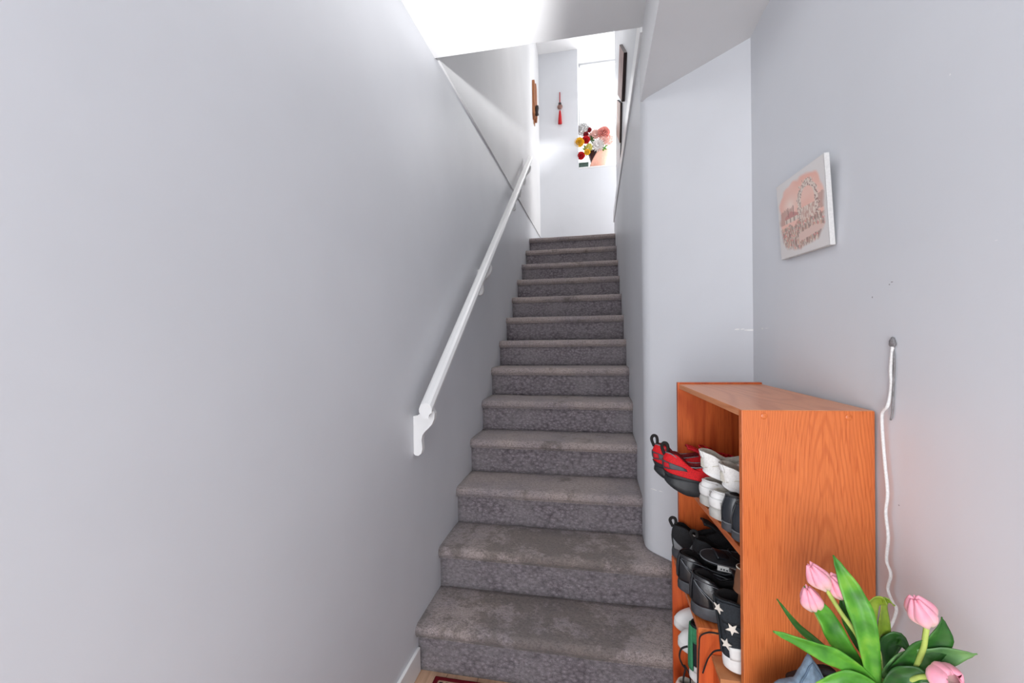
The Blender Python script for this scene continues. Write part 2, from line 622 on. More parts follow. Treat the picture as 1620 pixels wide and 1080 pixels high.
# chips and smudges on the paint
wr = bpy.data.objects['wall_right']; wd = bpy.data.objects['wall_diagonal']


def chip(x, y, wpx, hpx, mat, parent, X=None):
    p = atx(x, y, XW - .0006); q2 = atx(x + wpx, y, XW - .0006)
    w_ = abs(q2.y - p.y) / 2 + .0005; h_ = hpx / FPX * p.y * .5
    n = 9; vs = []
    for k in range(n):
        a = 2 * PI * k / n; r = random.uniform(.6, 1.1)
        vs.append((p.x, p.y + w_ * r * math.cos(a), p.z + h_ * r * math.sin(a)))
    MB().add(vs, [tuple(range(n))]).build('paint_chip', mat, parent)


for x, y, a, b, mm in ((1206, 519.5, 4, 3, M_scuff), (1213, 519, 8, 1.6, M_scuff), (1411, 446, 4, 2, M_smudge), (1407, 450, 2, 2.5, M_smudge), (1380, 470, 1.6, 3, M_smudge),
                       (1503, 118, 2, 3, M_scuff), (1576, 380, 5, 1.2, M_scuff), (1422, 799, 2, 2, M_smudge)):
    chip(x, y, a, b, mm, wr)
for x, y, a, b in ((1166, 521, 5, 3), (1175, 520.5, 5, 2.5), (1186, 522, 12, 2.5), (1196, 521.5, 4, 2), (1034, 774, 8, 2), (1045, 777, 5, 1.8)):
    # on the 45 degree wall x + y = ax + ay
    d = ray(x, y); s_ = (ax + ay - .0012) / (d.x + d.y); p = CAM + d * s_
    w_ = a / FPX * p.y * .9; h_ = b / FPX * p.y * .5
    vs = []
    for k in range(9):
        t = 2 * PI * k / 9; r = random.uniform(.6, 1.1)
        vs.append((p.x + .7 * w_ * r * math.cos(t), p.y - .7 * w_ * r * math.cos(t), p.z + h_ * r * math.sin(t)))
    MB().add(vs, [tuple(range(9))]).build('paint_chip', M_scuff, wd)

# ------------------------------------------------------------------ staircase
stair = thing('staircase', 'straight flight of thirteen steps in worn grey carpet between white walls', 'staircase', (0, 0, 0))
NOSE = .028
for i in range(1, 14):
    yf = Y1 + (i - 1) * RUN                 # front of the nosing
    z = i * RISE
    yb = yf + RUN + NOSE if i < 13 else yf + .12
    step = bpy.data.objects.new('step', None); COL.objects.link(step); step.parent = stair
    # tread profile (y, z): from the back over the round nose to the riser top
    prof = [(yb, z)]
    ny = 9
    for k in range(1, ny):
        prof.append((yb + (yf + .018 - yb) * k / ny, z))
    for k in range(7):
        a = PI / 2 + PI * k / 6 * .94
        prof.append((yf + .018 + .018 * math.cos(a), z - .018 + .018 * math.sin(a)))
    prof.append((yf + .008, z - .040)); prof.append((yf + NOSE + .004, z - .041))
    NX = 26
    rng = random.Random(i)

    def tread_pt(u, v, prof=prof, z=z, i=i):
        j = v * (len(prof) - 1); k = min(int(j + 1e-6), len(prof) - 1)
        y, zz = prof[k]
        xr = xright(y) - .0006
        x = XL + .0006 + (xr - XL - .0006) * u
        wob = noise.noise(Vector((x * 7, y * 7, i * 3.7))) * .0028
        return (x, y, zz + wob)
    t = MB().grid(NX, len(prof) - 1, tread_pt).build('tread', M_tread_soiled if i < 3 else M_tread, step, True)

    def riser_pt(u, v, yf=yf, z=z, i=i):
        y = yf + NOSE
        xr = xright(y) - .0006
        x = XL + .0006 + (xr - XL - .0006) * u
        zz = z - RISE + .0 + (RISE - .038) * v
        return (x, y + noise.noise(Vector((x * 6, zz * 6, i * 1.9))) * .002, zz)
    MB().grid(NX, 6, riser_pt).build('riser', M_riser, step, True)
for o in list(bpy.data.objects):
    if o.name.startswith(('tread', 'riser')):
        # closed body behind the carpet so the steps read as solid
        thicken(o, .006, -1 if o.name.startswith('tread') else 1)

# ------------------------------------------------------------------ handrail
XRL = -.665
ra, rb = Vector((XRL, 1.578, 1.076)), Vector((XRL, 4.43, 3.214))
hr = thing('handrail', 'white painted wooden handrail on four scrolled brackets along the left wall', 'handrail', (XRL, 1.578, 1.09))
dd = (rb - ra); dn = dd.normalized()
up = Vector((1, 0, 0)).cross(dn) * 1
if up.z < 0:
    up = -up
# moulded profile (x across, y up)
rp = [(-.013, -.026), (.013, -.026), (.016, -.012), (.026, -.006), (.027, .006), (.020, .021), (.010, .026), (-.010, .026), (-.020, .021), (-.027, .006), (-.026, -.006), (-.016, -.012)]
base = hr.location
# plumb-cut lower end: shear the end section so that it is vertical
k_sh = dn.z / dn.y


def rail_pt(P, s):
    return lambda x, y: tuple(P + Vector((x, 0, 0)) + Vector((0, 0, y * 1.18)) - base)


MB().prism(rp, rail_pt(ra, 0), rail_pt(rb, 0)).build('rail', M_white, hr)
# scrolled bracket profile in (distance from wall, height)
br = [(0, .0), (.018, .002), (.034, .012), (.042, .024), (.056, .026), (.082, .026), (.092, .010), (.090, -.008), (.080, -.026), (.064, -.040), (.048, -.052), (.038, -.064), (.034, -.080), (.036, -.096), (.037, -.110), (.032, -.124), (.020, -.132), (.006, -.131), (0, -.126)]
for yb_ in (1.625, 2.62, 3.78, 4.36):
    zc = ra.z + (yb_ - ra.y) * k_sh - .026 * 1.18 - .026 * 1.22 - .003
    y0_ = yb_
    mbb = MB()
    mbb.prism(br, lambda a, b: (XL + .0005 + a - base.x, y0_ - base.y, zc + b * 1.22 - base.z), lambda a, b: (XL + .0005 + a - base.x, y0_ + .024 - base.y, zc + b * 1.22 - base.z))
    mbb.build('bracket', M_white, hr)

# ------------------------------------------------------------------ rug
def rug():
    x0, x1, y0, y1 = -.655, .235, .15, 1.612
    nx, ny = 170, 280
    xs = np.linspace(x0, x1, nx + 1); ys = np.linspace(y0, y1, ny + 1)
    vs = []; cols = []
    rd = srgb(110, 12, 26); dk = srgb(36, 22, 28); cr = srgb(196, 168, 140); tan = srgb(120, 96, 84); dr = srgb(80, 14, 24)
    for i, x in enumerate(xs):
        for j, y in enumerate(ys):
            e = min(x - x0, x1 - x, y - y0, y1 - y)
            a = x if min(y - y0, y1 - y) < min(x - x0, x1 - x) else y
            z = .009 if e > .004 else .002
            z += .0008 * noise.noise(Vector((x * 40, y * 40, 0)))
            if e < .022:
                c = rd
            elif e < .027:
                c = cr
            elif e < .034:
                c = dk if int(a / .012) % 2 else cr
            elif e < .038:
                c = dk
            elif e < .082:
                uu = ((a / .06) % 1) - .5; vv = (e - .06) / .044
                r = math.hypot(uu, vv)
                c = cr if .20 < r < .27 else (rd if r < .14 else (tan if r < .36 else (dk if math.sin(a * 160) > -.2 else tan)))
            elif e < .087:
                c = cr
            elif e < .093:
                c = dk
            else:
                uu = ((x / .11) % 1) - .5; vv = ((y / .14) % 1) - .5
                r = abs(uu) + abs(vv)
                c = cr if .30 < r < .345 else (dk if r < .16 else (rd if r < .30 else dr))
            vs.append((x, y, z)); cols.append(c)
    c_ = ny + 1
    fs = [(i * c_ + j, (i + 1) * c_ + j, (i + 1) * c_ + j + 1, i * c_ + j + 1) for i in range(nx) for j in range(ny)]
    ring = [(i * c_) for i in range(nx + 1)] + [nx * c_ + j for j in range(1, ny + 1)] + [i * c_ + ny for i in range(nx - 1, -1, -1)] + [j for j in range(ny - 1, 0, -1)]
    n0 = len(vs)
    for k in ring:
        vs.append((vs[k][0], vs[k][1], .0006)); cols.append(rd)
    L_ = len(ring)
    for k in range(L_):
        fs.append((ring[(k + 1) % L_], ring[k], n0 + k, n0 + (k + 1) % L_))
    o = obj('rug', vs, fs, M_rug, None, True)
    at_ = o.data.color_attributes.new('print', 'FLOAT_COLOR', 'POINT')
    at_.data.foreach_set('color', np.array(cols, dtype=np.float32).ravel())
    tag(o, 'dark red oriental rug with patterned border on the floor before the bottom step', 'rug')


rug()

# ------------------------------------------------------------------ bookcase and low shelf unit
BW, BD, BZ = .2545, .512, 1.200
t_ = .016
bc = thing('bookcase', 'tall orange oak bookcase used as shoe rack against the right wall', 'bookcase', (.294, .970, 0), (0, 0, math.radians(4.3)))


def bpart(name, a, b, mat, r=.0012, par=None, org=Vector((0, 0, 0))):
    mb = MB().bbox(Vector(a) - org, Vector(b) - org, r)
    return mb.build(name, mat, par)


SH1 = .895
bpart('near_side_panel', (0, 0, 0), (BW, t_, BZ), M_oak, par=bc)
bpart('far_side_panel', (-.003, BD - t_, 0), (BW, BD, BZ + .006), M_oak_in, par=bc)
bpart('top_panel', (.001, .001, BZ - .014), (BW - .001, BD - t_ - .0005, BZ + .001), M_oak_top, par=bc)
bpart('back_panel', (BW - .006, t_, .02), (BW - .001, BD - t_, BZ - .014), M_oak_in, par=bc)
bpart('shelf', (.008, t_, SH1 - .018), (BW - .007, BD - t_, SH1), M_oak_y, par=bc)
for (px, pz) in ((.044, 1.191), (.206, 1.190)):
    MB().lathe([(0, -.0012), (.0060, -.0012), (.0066, -.0006), (.0066, .0004)], 16, Matrix.Translation((px, 0, pz - .002)) @ Matrix.Rotation(-PI / 2, 4, 'X')).build('screw_cap', M_oak_y, bc, True)['label'] = 'round orange screw cap'

LX0, LX1, LY0, LY1, LZ = .228, .488, 1.086, 1.458, .645
lu = thing('low_shelf_unit', 'low reddish shelf unit crammed with shoes inside the lower half of the bookcase', 'shelf', (LX0, LY0, 0))
ll = Vector((LX0, LY0, 0))
bpart('side_panel', (LX0, LY0, 0), (LX1, LY0 + t_, LZ - .001), M_redwood, par=lu, org=ll)
bpart('side_panel', (LX0, LY1 - t_, 0), (LX1, LY1, LZ - .001), M_redwood, par=lu, org=ll)
bpart('top_panel', (LX0 + .001, LY0 - .001, LZ - .0005), (LX1, LY1 + .001, LZ + .014), M_oak_y, par=lu, org=ll)
bpart('back_panel', (LX1 - .006, LY0 + t_, 0), (LX1, LY1 - t_, LZ - .002), M_redwood, par=lu, org=ll)
bpart('half_shelf', (LX0 + .105, LY0 + t_, .430), (LX1 - .007, LY1 - t_, .445), M_redwood, par=lu, org=ll)
bpart('shelf', (LX0 + .015, LY0 + t_, .235), (LX1 - .007, LY1 - t_, .252), M_redwood, par=lu, org=ll)
LT = LZ + .014
# narrow board block in the gap between the unit and the near side panel
wb = thing('wooden_box', 'narrow tan wooden box standing in the gap beside the low shelf unit', 'box', (.300, 1.002, 0))
wl = Vector((.300, 1.002, 0))
bpart('body', (.262, 1.012, .0), (.50, 1.083, .586), M_redwood, par=wb, org=wl)
bpart('lid', (.258, 1.010, .5865), (.502, 1.0845, .598), plain('tan_board', srgb(196, 130, 84), .6, .1, 30), par=wb, org=wl)

# ------------------------------------------------------------------ shoes
class Shoe:
    def __init__(s, L=.28, W=.047, Hc=.085, Ha=.062, Ht=.088, xt=.50, th1=.028, th2=.020, tb=.042, spring=.008, heel_lean=.0, flare=1.04, ow=.026, xo=.012, k=.62, rock=.006):
        s.__dict__.update(locals())

    G = [(0, 1.30), (.05, 1.22), (.12, 1.04), (.40, .80), (.68, 1.07), (.85, 1.20), (.95, 1.24), (1, 1.28)]

    def outline(s, a, sc=1.0):
        f = (1 - math.cos(a)) / 2
        x = f * s.L
        y = math.sin(a) * s.W * lerp_table(s.G, f) * sc
        y += .007 * math.sin(PI * f) * math.sin(PI * f)
        return x, y, f

    def th(s, f):
        return s.th1 + (s.th2 - s.th1) * min(1, f * 1.3) + s.spring * max(0, (f - .7) / .3) ** 2

    def top(s, a):
        f = (1 - math.cos(a)) / 2
        x = s.xo + f * (s.xt * s.L - s.xo)
        z = lerp_table([(0, s.Hc), (.18, s.Hc * .93 + s.Ha * .07), (.5, s.Ha), (.8, s.Ha * .4 + s.Ht * .6), (1, s.Ht)], f)
        y = math.sin(a) * s.ow * (1.05 - .25 * f)
        return Vector((x, y, z))

    def P(s, a, v):
        x, y, f = s.outline(a)
        b = Vector((x, y, s.th(f) - .001))
        t = s.top(a)
        w_ = max(0, min(1, (f - .35) / .5)); w_ = w_ * w_ * (3 - 2 * w_)
        kk = (t.z - b.z) * s.k * (1 - w_) + s.tb * w_
        c = Vector((x - .012 * w_ * s.L / .28 - s.heel_lean * (1 - w_), y * (1.06 - .04 * w_), b.z + kk))
        return b * (1 - v) ** 2 + c * (2 * v * (1 - v)) + t * v * v

    def N(s, a, v):
        e = .01
        du = s.P(a + e, v) - s.P(a - e, v); dv = s.P(a, min(1, v + e)) - s.P(a, max(0, v - e))
        n = du.cross(dv)
        if n.length < 1e-9:
            return Vector((0, 0, 1))
        n.normalize()
        c = s.P(a, v) - Vector((s.L * .45, 0, .02))
        return n if n.dot(c) > 0 else -n

    def upper(s, mat, par, name='upper'):
        return MB().grid(56, 12, lambda u, v: s.P(u * 2 * PI, v), True).build(name, mat, par, True)

    def lining(s, mat, par):
        def fn(u, v):
            a = u * 2 * PI
            t = s.top(a)
            cx = s.xo + .5 * (s.xt * s.L - s.xo)
            if v < .13:
                return t + Vector((0, 0, .0012))
            d = Vector((cx, 0, 0)) - Vector((t.x, t.y, 0))
            if v < .26:
                return t + d * .10 + Vector((0, 0, .0012))
            if v < .6:
                return Vector((t.x, t.y, 0)) + d * .10 + Vector((0, 0, s.th1 + .45 * (t.z - s.th1)))
            if v < .9:
                return Vector((t.x, t.y, 0)) + d * .16 + Vector((0, 0, s.th1 + .004))
            return Vector((cx, 0, s.th1 + .004))
        return MB().grid(40, 7, fn, True).build('lining', mat, par, True)

    def sole(s, mat, par, lugs=0, name='sole', ridge=0.0):
        prof = [(.90, 0.0, 0), (.985, .0, .0), (s.flare, .10, .0), (s.flare, .45, 0), (s.flare - .005 + ridge, .5, 0), (s.flare - .02, .82, 0), (1.012, 1.0, 0), (.97, 1.03, 0)]

        def fn(u, v):
            a = u * 2 * PI
            j = int(round(v * (len(prof) - 1)))
            sc, zf, _ = prof[j]
            x, y, f = s.outline(a)
            cx = s.L * .5
            x = cx + (x - cx) * (1 + (sc - 1) * .45); y = y * sc
            spr = s.spring * max(0, (f - .7) / .3) ** 2
            hs = s.rock * max(0, (.24 - f) / .24) ** 2 * (1 - zf)
            z = spr * (1 - zf) + hs + zf * s.th(f)
            return (x, y, z)
        mb = MB().grid(56, len(prof) - 1, fn, True)
        c = len(prof)
        mb.f.append(tuple(i * c for i in reversed(range(56))))
        mb.f.append(tuple(i * c + c - 1 for i in range(56)))
        return mb.build(name, mat, par, True)

    def patch(s, name, mat, par, a0, a1, v0, v1, off=.0014, nu=10, nv=6, shape=None):
        def fn(u, v):
            a = a0 + (a1 - a0) * u
            lo, hi = (v0, v1) if shape is None else shape(u, v0, v1)
            vv = lo + (hi - lo) * v
            return s.P(a, vv) + s.N(a, vv) * off
        o = MB().grid(nu, nv, fn).build(name, mat, par, True)
        thicken(o, .0018, 0)
        return o

    def line(s, name, mat, par, pts, r=.0011, off=.001):
        P_ = [s.P(a, v) + s.N(a, v) * off for a, v in pts]
        return MB().tube(catmull(P_, 4), r, 5).build(name, mat, par, True)

    def laces(s, mat, par, n=4, d=.42, v0=.97, v1=.68, r=.0022, bow=True):
        mb = MB()
        for i in range(n):
            v = v0 + (v1 - v0) * i / (n - 1)
            dd_ = d * (.55 + .45 * (1 - i / n))
            pts = []
            for t in np.linspace(-1, 1, 7):
                a = PI + dd_ * t
                pts.append(s.P(a, v) + s.N(a, v) * (.003 + .003 * (1 - t * t)))
            mb.tube(pts, r, 6)
            if i < n - 1:
                v2 = v0 + (v1 - v0) * (i + 1) / (n - 1)
                pts = [s.P(PI + dd_ * t, v + (v2 - v) * (t + 1) / 2) + s.N(PI + dd_ * t, v) * (.004 + .003 * (1 - t * t)) for t in np.linspace(-1, 1, 7)]
                mb.tube(pts, r, 6)
        if bow:
            c = s.P(PI, v0) + Vector((0, 0, .008))
            for sg in (-1, 1):
                mb.tube(catmull([c, c + Vector((-.012, sg * .018, .010)), c + Vector((.008, sg * .036, .004)), c + Vector((.016, sg * .016, .002)), c], 4), r, 6)
                mb.tube(catmull([c, c + Vector((.02, sg * .014, .004)), c + Vector((.034, sg * .034, -.010))], 4), r, 6)
        return mb.build('laces', mat, par, True)

    def tongue(s, mat, par, ln=.05, wd=.024, rise=.028):
        a = s.P(PI, .86)
        t = s.top(PI)
        pts = catmull([a + Vector((0, 0, -.004)), t + Vector((-.004, 0, .003)), t + Vector((-ln * .6, 0, rise * .75)), t + Vector((-ln, 0, rise))], 5)

        def fn(u, v):
            j = v * (len(pts) - 1); k = min(int(j), len(pts) - 2); p = pts[k].lerp(pts[k + 1], j - k)
            y = (u * 2 - 1) * wd * (.8 + .25 * v)
            return p + Vector((0, y, -.5 * abs(u * 2 - 1) ** 2 * .012))
        o = MB().grid(8, len(pts) - 1, fn).build('tongue', mat, par, True)
        thicken(o, .006, 0)
        return o

    def loop(s, mat, par, h=.022, r=.0024):
        t = s.P(0, .93)
        T_ = s.top(0)
        MB().tube(catmull([t + Vector((-.002, 0, -.004)), T_ + Vector((-.012, 0, h * .55)), T_ + Vector((-.006, 0, h)), T_ + Vector((.004, 0, h * .8)), T_ + Vector((.006, 0, -.004))], 5), [r] * 21, 6, True, 2.2).build('pull_loop', mat, par, True)


def put(root, x, y, z, head=0.0, pit=0.0, rl=0.0):
    # heel bottom at x, y, z; toe points to +X turned by head, pit lifts the toe
    root.matrix_world = Matrix.Translation((x, y, z)) @ Matrix.Rotation(head, 4, 'Z') @ Matrix.Rotation(-pit, 4, 'Y') @ Matrix.Rotation(rl, 4, 'X')
    return root


# --- red trainers
def red_shoe(label):
    t = thing('trainer', label, 'shoe', group='pair of red trainers')
    s = Shoe(L=.285, W=.045, Hc=.118, Ha=.076, Ht=.094, xt=.50, th1=.052, th2=.028, tb=.040, spring=.016, heel_lean=.020, flare=1.09, ow=.027, xo=.000, rock=.034)
    s.sole(M_blackrub, t)
    s.upper(M_redknit, t); s.lining(M_redlining, t)
    for sg in (1, -1):
        s.patch('heel_strap', M_greyrub, t, sg * -.15, sg * -1.02, .30, .62, .002, 12, 6, lambda u, a, b: (a + .06 * u, b - .16 * u * u))
        s.patch('strap_tab', M_redlace, t, sg * -.28, sg * -.52, .38, .56, .0042, 4, 4)
        s.patch('sole_wrap', M_blackrub, t, sg * -.05, sg * -1.25, .0, .22, .002, 12, 4, lambda u, a, b: (a, b * (1 - .75 * u)))
        s.line('piping', M_stitch, t, [(sg * -.05, .97), (sg * -.7, .965), (sg * -1.4, .965), (sg * -2.3, .97)], .0016)
    s.loop(M_blacklace, t, .026)
    s.tongue(M_redlace, t, .05, .022, .022)
    s.laces(M_redlace, t, 5, .45, .99, .60, .0024)
    return t


put(red_shoe('red trainer with black sole at the far end of the bookcase top shelf'), .178, 1.424, SH1 + .002, math.radians(0))
put(red_shoe('red trainer with black sole on the top shelf touching the white shoes'), .196, 1.330, SH1 + .002, math.radians(-3))


# --- white runners (lower pair) and white knit shoes (upper pair)
def white_runner(label):
    t = thing('running_shoe', label, 'shoe', group='white running shoes on the shelf')
    s = Shoe(L=.255, W=.043, Hc=.072, Ha=.056, Ht=.075, xt=.52, th1=.032, th2=.022, tb=.030, spring=.01, flare=1.07, ow=.026, xo=.008, heel_lean=.008)
    s.sole(M_greymid, t, ridge=.02)
    s.upper(M_whitelea, t); s.lining(M_cream, t)
    s.patch('heel_counter', M_whiterub, t, -.75, .75, .05, .55, .002)
    for sg in (1, -1):
        s.patch('side_overlay', M_greyrub if False else M_greymid, t, sg * -.55, sg * -.95, .0, .42, .003, 6, 5)
    s.line('piping', M_whiterub, t, [(-.9, .8), (-.4, .86), (0, .88), (.4, .86), (.9, .8)], .002)
    s.tongue(M_whitelea, t, .03, .022, .012)
    s.laces(M_whiterub, t, 4, .4, .98, .66, .002, False)
    return t


put(white_runner('white running shoe with grey sole next to the red trainers, under a knit shoe'), .272, 1.236, SH1 + .002)
put(white_runner('white running shoe with grey sole next to the black dress shoes, under a knit shoe'), .276, 1.152, SH1 + .002)


def white_knit(label):
    t = thing('knit_shoe', label, 'shoe', group='white knit shoes piled on top')
    s = Shoe(L=.25, W=.041, Hc=.062, Ha=.046, Ht=.076, xt=.50, th1=.014, th2=.012, tb=.030, spring=.006, flare=1.0, ow=.028, xo=-.018, heel_lean=.010)
    s.sole(M_whiterub, t)
    s.upper(M_whiteknit, t); s.lining(M_cream, t)
    s.patch('heel_tab', M_whiterub, t, -.35, .35, .62, .99, .002, 6, 5)
    for sg in (1, -1):
        s.line('seam', M_cream, t, [(sg * -.3, .15), (sg * -.8, .45), (sg * -1.3, .7), (sg * -1.9, .9)], .0012)
    return t


put(white_knit('white knit slip-on resting on top of the running shoes, red trainer side'), .272, 1.226, SH1 + .094, math.radians(-3), math.radians(-11), math.radians(6))
put(white_knit('white knit slip-on resting on top of the running shoes, dress shoe side'), .296, 1.132, SH1 + .088, math.radians(2), math.radians(-10), math.radians(8))


# --- black dress shoes
def dress_shoe(label):
    t = thing('dress_shoe', label, 'shoe', group='black dress shoes on the top shelf')
    s = Shoe(L=.255, W=.036, Hc=.088, Ha=.064, Ht=.080, xt=.50, th1=.026, th2=.012, tb=.030, spring=.006, flare=1.035, ow=.024, xo=.010, heel_lean=.006, k=.55)
    s.sole(M_greyrub, t, ridge=.012)
    s.upper(M_navylea, t); s.lining(M_blacklea, t)
    s.line('welt', M_greystripe, t, [(a, .012) for a in np.linspace(-2.2, 2.2, 15)], .0016)
    s.line('collar_piping', M_blacklea, t, [(a, .97) for a in np.linspace(-2.0, 2.0, 11)], .0024)
    s.line('back_seam', M_blacklea, t, [(0.0, .05), (0.0, .5), (0.0, .95)], .0014)
    return t


put(dress_shoe('polished black dress shoe on the top shelf touching the white running shoe'), .284, 1.080, SH1 + .002, math.radians(3))
put(dress_shoe('polished black dress shoe on the top shelf nearest the near side panel'), .292, 1.030, SH1 + .002, math.radians(4))


# --- black mesh sneakers
def mesh_sneaker(label):
    t = thing('mesh_sneaker', label, 'shoe', group='black mesh sneakers')
    s = Shoe(L=.275, W=.043, Hc=.105, Ha=.074, Ht=.096, xt=.50, th1=.034, th2=.024, tb=.038, spring=.010, flare=1.06, ow=.027, xo=.004, heel_lean=.010)
    s.sole(M_greyrub, t, ridge=.01)
    s.upper(M_blackmesh, t); s.lining(M_lining, t)
    for sg in (1, -1):
        s.patch('grey_heel_overlay', M_grey, t, sg * -.25, sg * -.62, .04, .42, .002, 6, 6, lambda u, a, b: (a, b * (1 - .6 * u)))
        s.patch('grey_side_overlay', M_grey, t, sg * -.78, sg * -1.12, .02, .34, .002, 6, 6, lambda u, a, b: (a, b * (1 - .8 * abs(2 * u - 1))))
    s.loop(M_blacklace, t, .020)
    s.tongue(M_blackmesh, t)
    s.laces(M_blacklace, t, 4, .42, .99, .66, .0022, False)
    pp_ = s.patch('size_label', M_label, t, -1.12, -1.30, .80, .90, .003, 3, 3)
    return t


put(mesh_sneaker('black mesh sneaker with grey heel patches at far end of the low unit top'), .226, 1.414, LT + .002, math.radians(1))
put(mesh_sneaker('black mesh sneaker pushed deeper behind the black leather work shoes'), .270, 1.328, LT + .002, math.radians(-2))


# --- black leather work shoes
def work_shoe(label):
    t = thing('work_shoe', label, 'shoe', group='black leather work shoes')
    s = Shoe(L=.285, W=.046, Hc=.102, Ha=.070, Ht=.092, xt=.50, th1=.034, th2=.026, tb=.044, spring=.008, flare=1.05, ow=.030, xo=.006, heel_lean=.004)
    s.sole(M_greyrub, t, ridge=.014)
    s.upper(M_blacklea, t); s.lining(M_lining, t)
    s.patch('heel_panel', M_blacklea, t, -.8, .8, .02, .80, .0018, 12, 8, lambda u, a, b: (a, b * (1 - .75 * (2 * u - 1) ** 2)))
    s.patch('padded_collar', M_blacklea, t, -1.9, 1.9, .84, 1.0, .004, 24, 4)
    for sg in (1, -1):
        s.line('stitching', M_stitch, t, [(sg * -.25, .78), (sg * -.5, .6), (sg * -.8, .3), (sg * -.95, .05)], .0010, .003)
        s.line('stitching', M_stitch, t, [(sg * -.3, .83), (sg * -1.0, .80), (sg * -1.7, .80), (sg * -2.3, .84)], .0010, .0045)
    s.line('welt', M_greystripe, t, [(a, .010) for a in np.linspace(-2.4, 2.4, 15)], .0012)
    s.tongue(M_blacklea, t, .05, .026, .020)
    s.laces(M_blacklace, t, 4, .42, .99, .68, .0022, True)
    s.patch('back_strip', M_blacklea, t, -.16, .16, .1, 1.0, .0045, 4, 8)
    return t


put(work_shoe('scuffed black leather work shoe on the low unit, next to the mesh sneaker'), .212, 1.236, LT + .002, math.radians(2))
put(work_shoe('scuffed black leather work shoe on the low unit, above the hanging black lace'), .226, 1.138, LT + .002, math.radians(-2))

# --- flat sandal with a white label, lying across
sd = thing('slide_sandal', 'thin black sandal with a white label lying across the shoes on the low unit', 'sandal')
s = Shoe(L=.24, W=.042, th1=.010, th2=.008, spring=.003, flare=1.0)
s.sole(M_blackrub, sd)
s.line('edge_piping', M_greystripe, sd, [(a, .0) for a in np.linspace(-2.9, 2.9, 21)], .0016, .001)
MB().grid(8, 5, lambda u, v: (.13 + .06 * v, .048 * math.cos(PI * u), .010 + .036 * math.sin(PI * u))).build('strap', M_blackrub, sd, True)
thicken(sd.children[-1], .004)
lb = MB().bbox((.040, -.0465, .0020), (.125, -.0425, .0150), .0006).build('label', M_label, sd)
mbp = MB()
rr = random.Random(3)
xx = .047
while xx < .116:
    w_ = rr.uniform(.003, .006)
    mbp.box((xx, -.0470, .0055), (xx + w_, -.0466, .0055 + rr.uniform(.003, .0055))); xx += w_ + .0025
mbp.build('print', M_print, sd)
put(sd, .268, 1.236, LT + .098, math.radians(-12), math.radians(-3), math.radians(8))

# --- tan loafers high in the gap
def tan_shoe(label):
    t = thing('tan_shoe', label, 'shoe', group='tan leather shoes')
    s = Shoe(L=.20, W=.034, Hc=.060, Ha=.050, Ht=.056, xt=.55, th1=.012, th2=.010, tb=.026, spring=.004, flare=1.02, ow=.024, xo=.004)
    s.sole(M_brown, t); s.upper(M_brown, t); s.lining(M_brown, t)
    s.line('collar_piping', M_cream, t, [(a, .985) for a in np.linspace(-2.8, 2.8, 17)], .0016)
    return t


# --- high-top canvas shoe with cream stars
def star_shape(n=5, r0=1.0, r1=.42, rot=0.0):
    return [((r0 if k % 2 == 0 else r1) * math.cos(rot + PI / 2 + PI * k / n), (r0 if k % 2 == 0 else r1) * math.sin(rot + PI / 2 + PI * k / n)) for k in range(2 * n)]


ht = thing('high_top_shoe', 'black canvas high-top with cream stars and white sole beside the near side panel', 'shoe')
s = Shoe(L=.27, W=.040, Hc=.165, Ha=.150, Ht=.160, xt=.48, th1=.034, th2=.028, tb=.050, spring=.004, flare=1.03, ow=.032, xo=.000, heel_lean=-.004, k=.55)
s.sole(M_whiterub, ht, ridge=.008)
s.upper(M_blackcanvas, ht); s.lining(M_lining, ht)
s.patch('foxing', M_whiterub, ht, -1.55, -.42, .0, .20, .0016, 12, 4)
s.patch('heel_strip', M_blackcanvas, ht, -.14, .14, .05, .99, .0030, 4, 10)
s.patch('ankle_panel', M_blackcanvas, ht, -1.30, -.30, .60, .96, .0026, 10, 6)
s.patch('side_band', M_blackcanvas, ht, -1.5, -.36, .30, .50, .0028, 10, 5, lambda u, a, b: (a + .12 * u, b + .10 * u))
for (a_, v_, r_, ro) in ((-.62, .52, .014, .5), (-.36, .24, .013, -.2), (-.30, .82, .013, .9)):
    P0 = s.P(a_, v_); N_ = s.N(a_, v_)
    tu = (s.P(a_ - .02, v_) - s.P(a_ + .02, v_)).normalized(); tv = N_.cross(tu).normalized()
    if tv.z < 0:
        tv = -tv
    mb_ = MB()
    mb_.prism(star_shape(5, r_, r_ * .42, ro), lambda x, y: P0 + tu * x + tv * y + N_ * .0025, lambda x, y: P0 + tu * x + tv * y + N_ * .0046)
    mb_.build('star', M_star, ht)['label'] = 'cream five-pointed star'
s.tongue(M_blackcanvas, ht, .03, .030, .030)
s.laces(M_blacklace, ht, 6, .5, .99, .50, .0026, False)
put(ht, .276, 1.046, .600, math.radians(-1), math.radians(7), 0)
# its loose laces hang over the low unit's front edge
lc = MB()
inv = ht.matrix_world.inverted()
for path in ([at(1136, 1002, 1.05), at(1121, 1000, 1.068), at(1108, 1006, 1.078), at(1106, 1022, 1.06), at(1105, 1050, 1.06), at(1104, 1078, 1.06), at(1103, 1100, 1.07)],
             [at(1142, 1028, 1.05), at(1130, 1030, 1.06), at(1121, 1040, 1.070), at(1116, 1052, 1.072), at(1112, 1064, 1.073)]):
    lc.tube([inv @ p for p in catmull(path, 5)], .0030, 6, True, .6)
lc.build('loose_lace', M_blacklace, ht, True)
put(tan_shoe('small tan shoe wedged above the star high-top, upper one'), .298, 1.050, .772, math.radians(-2), math.radians(-4))
put(tan_shoe('small tan shoe wedged above the star high-top, lower one'), .304, 1.046, .738, math.radians(-2), math.radians(-5))


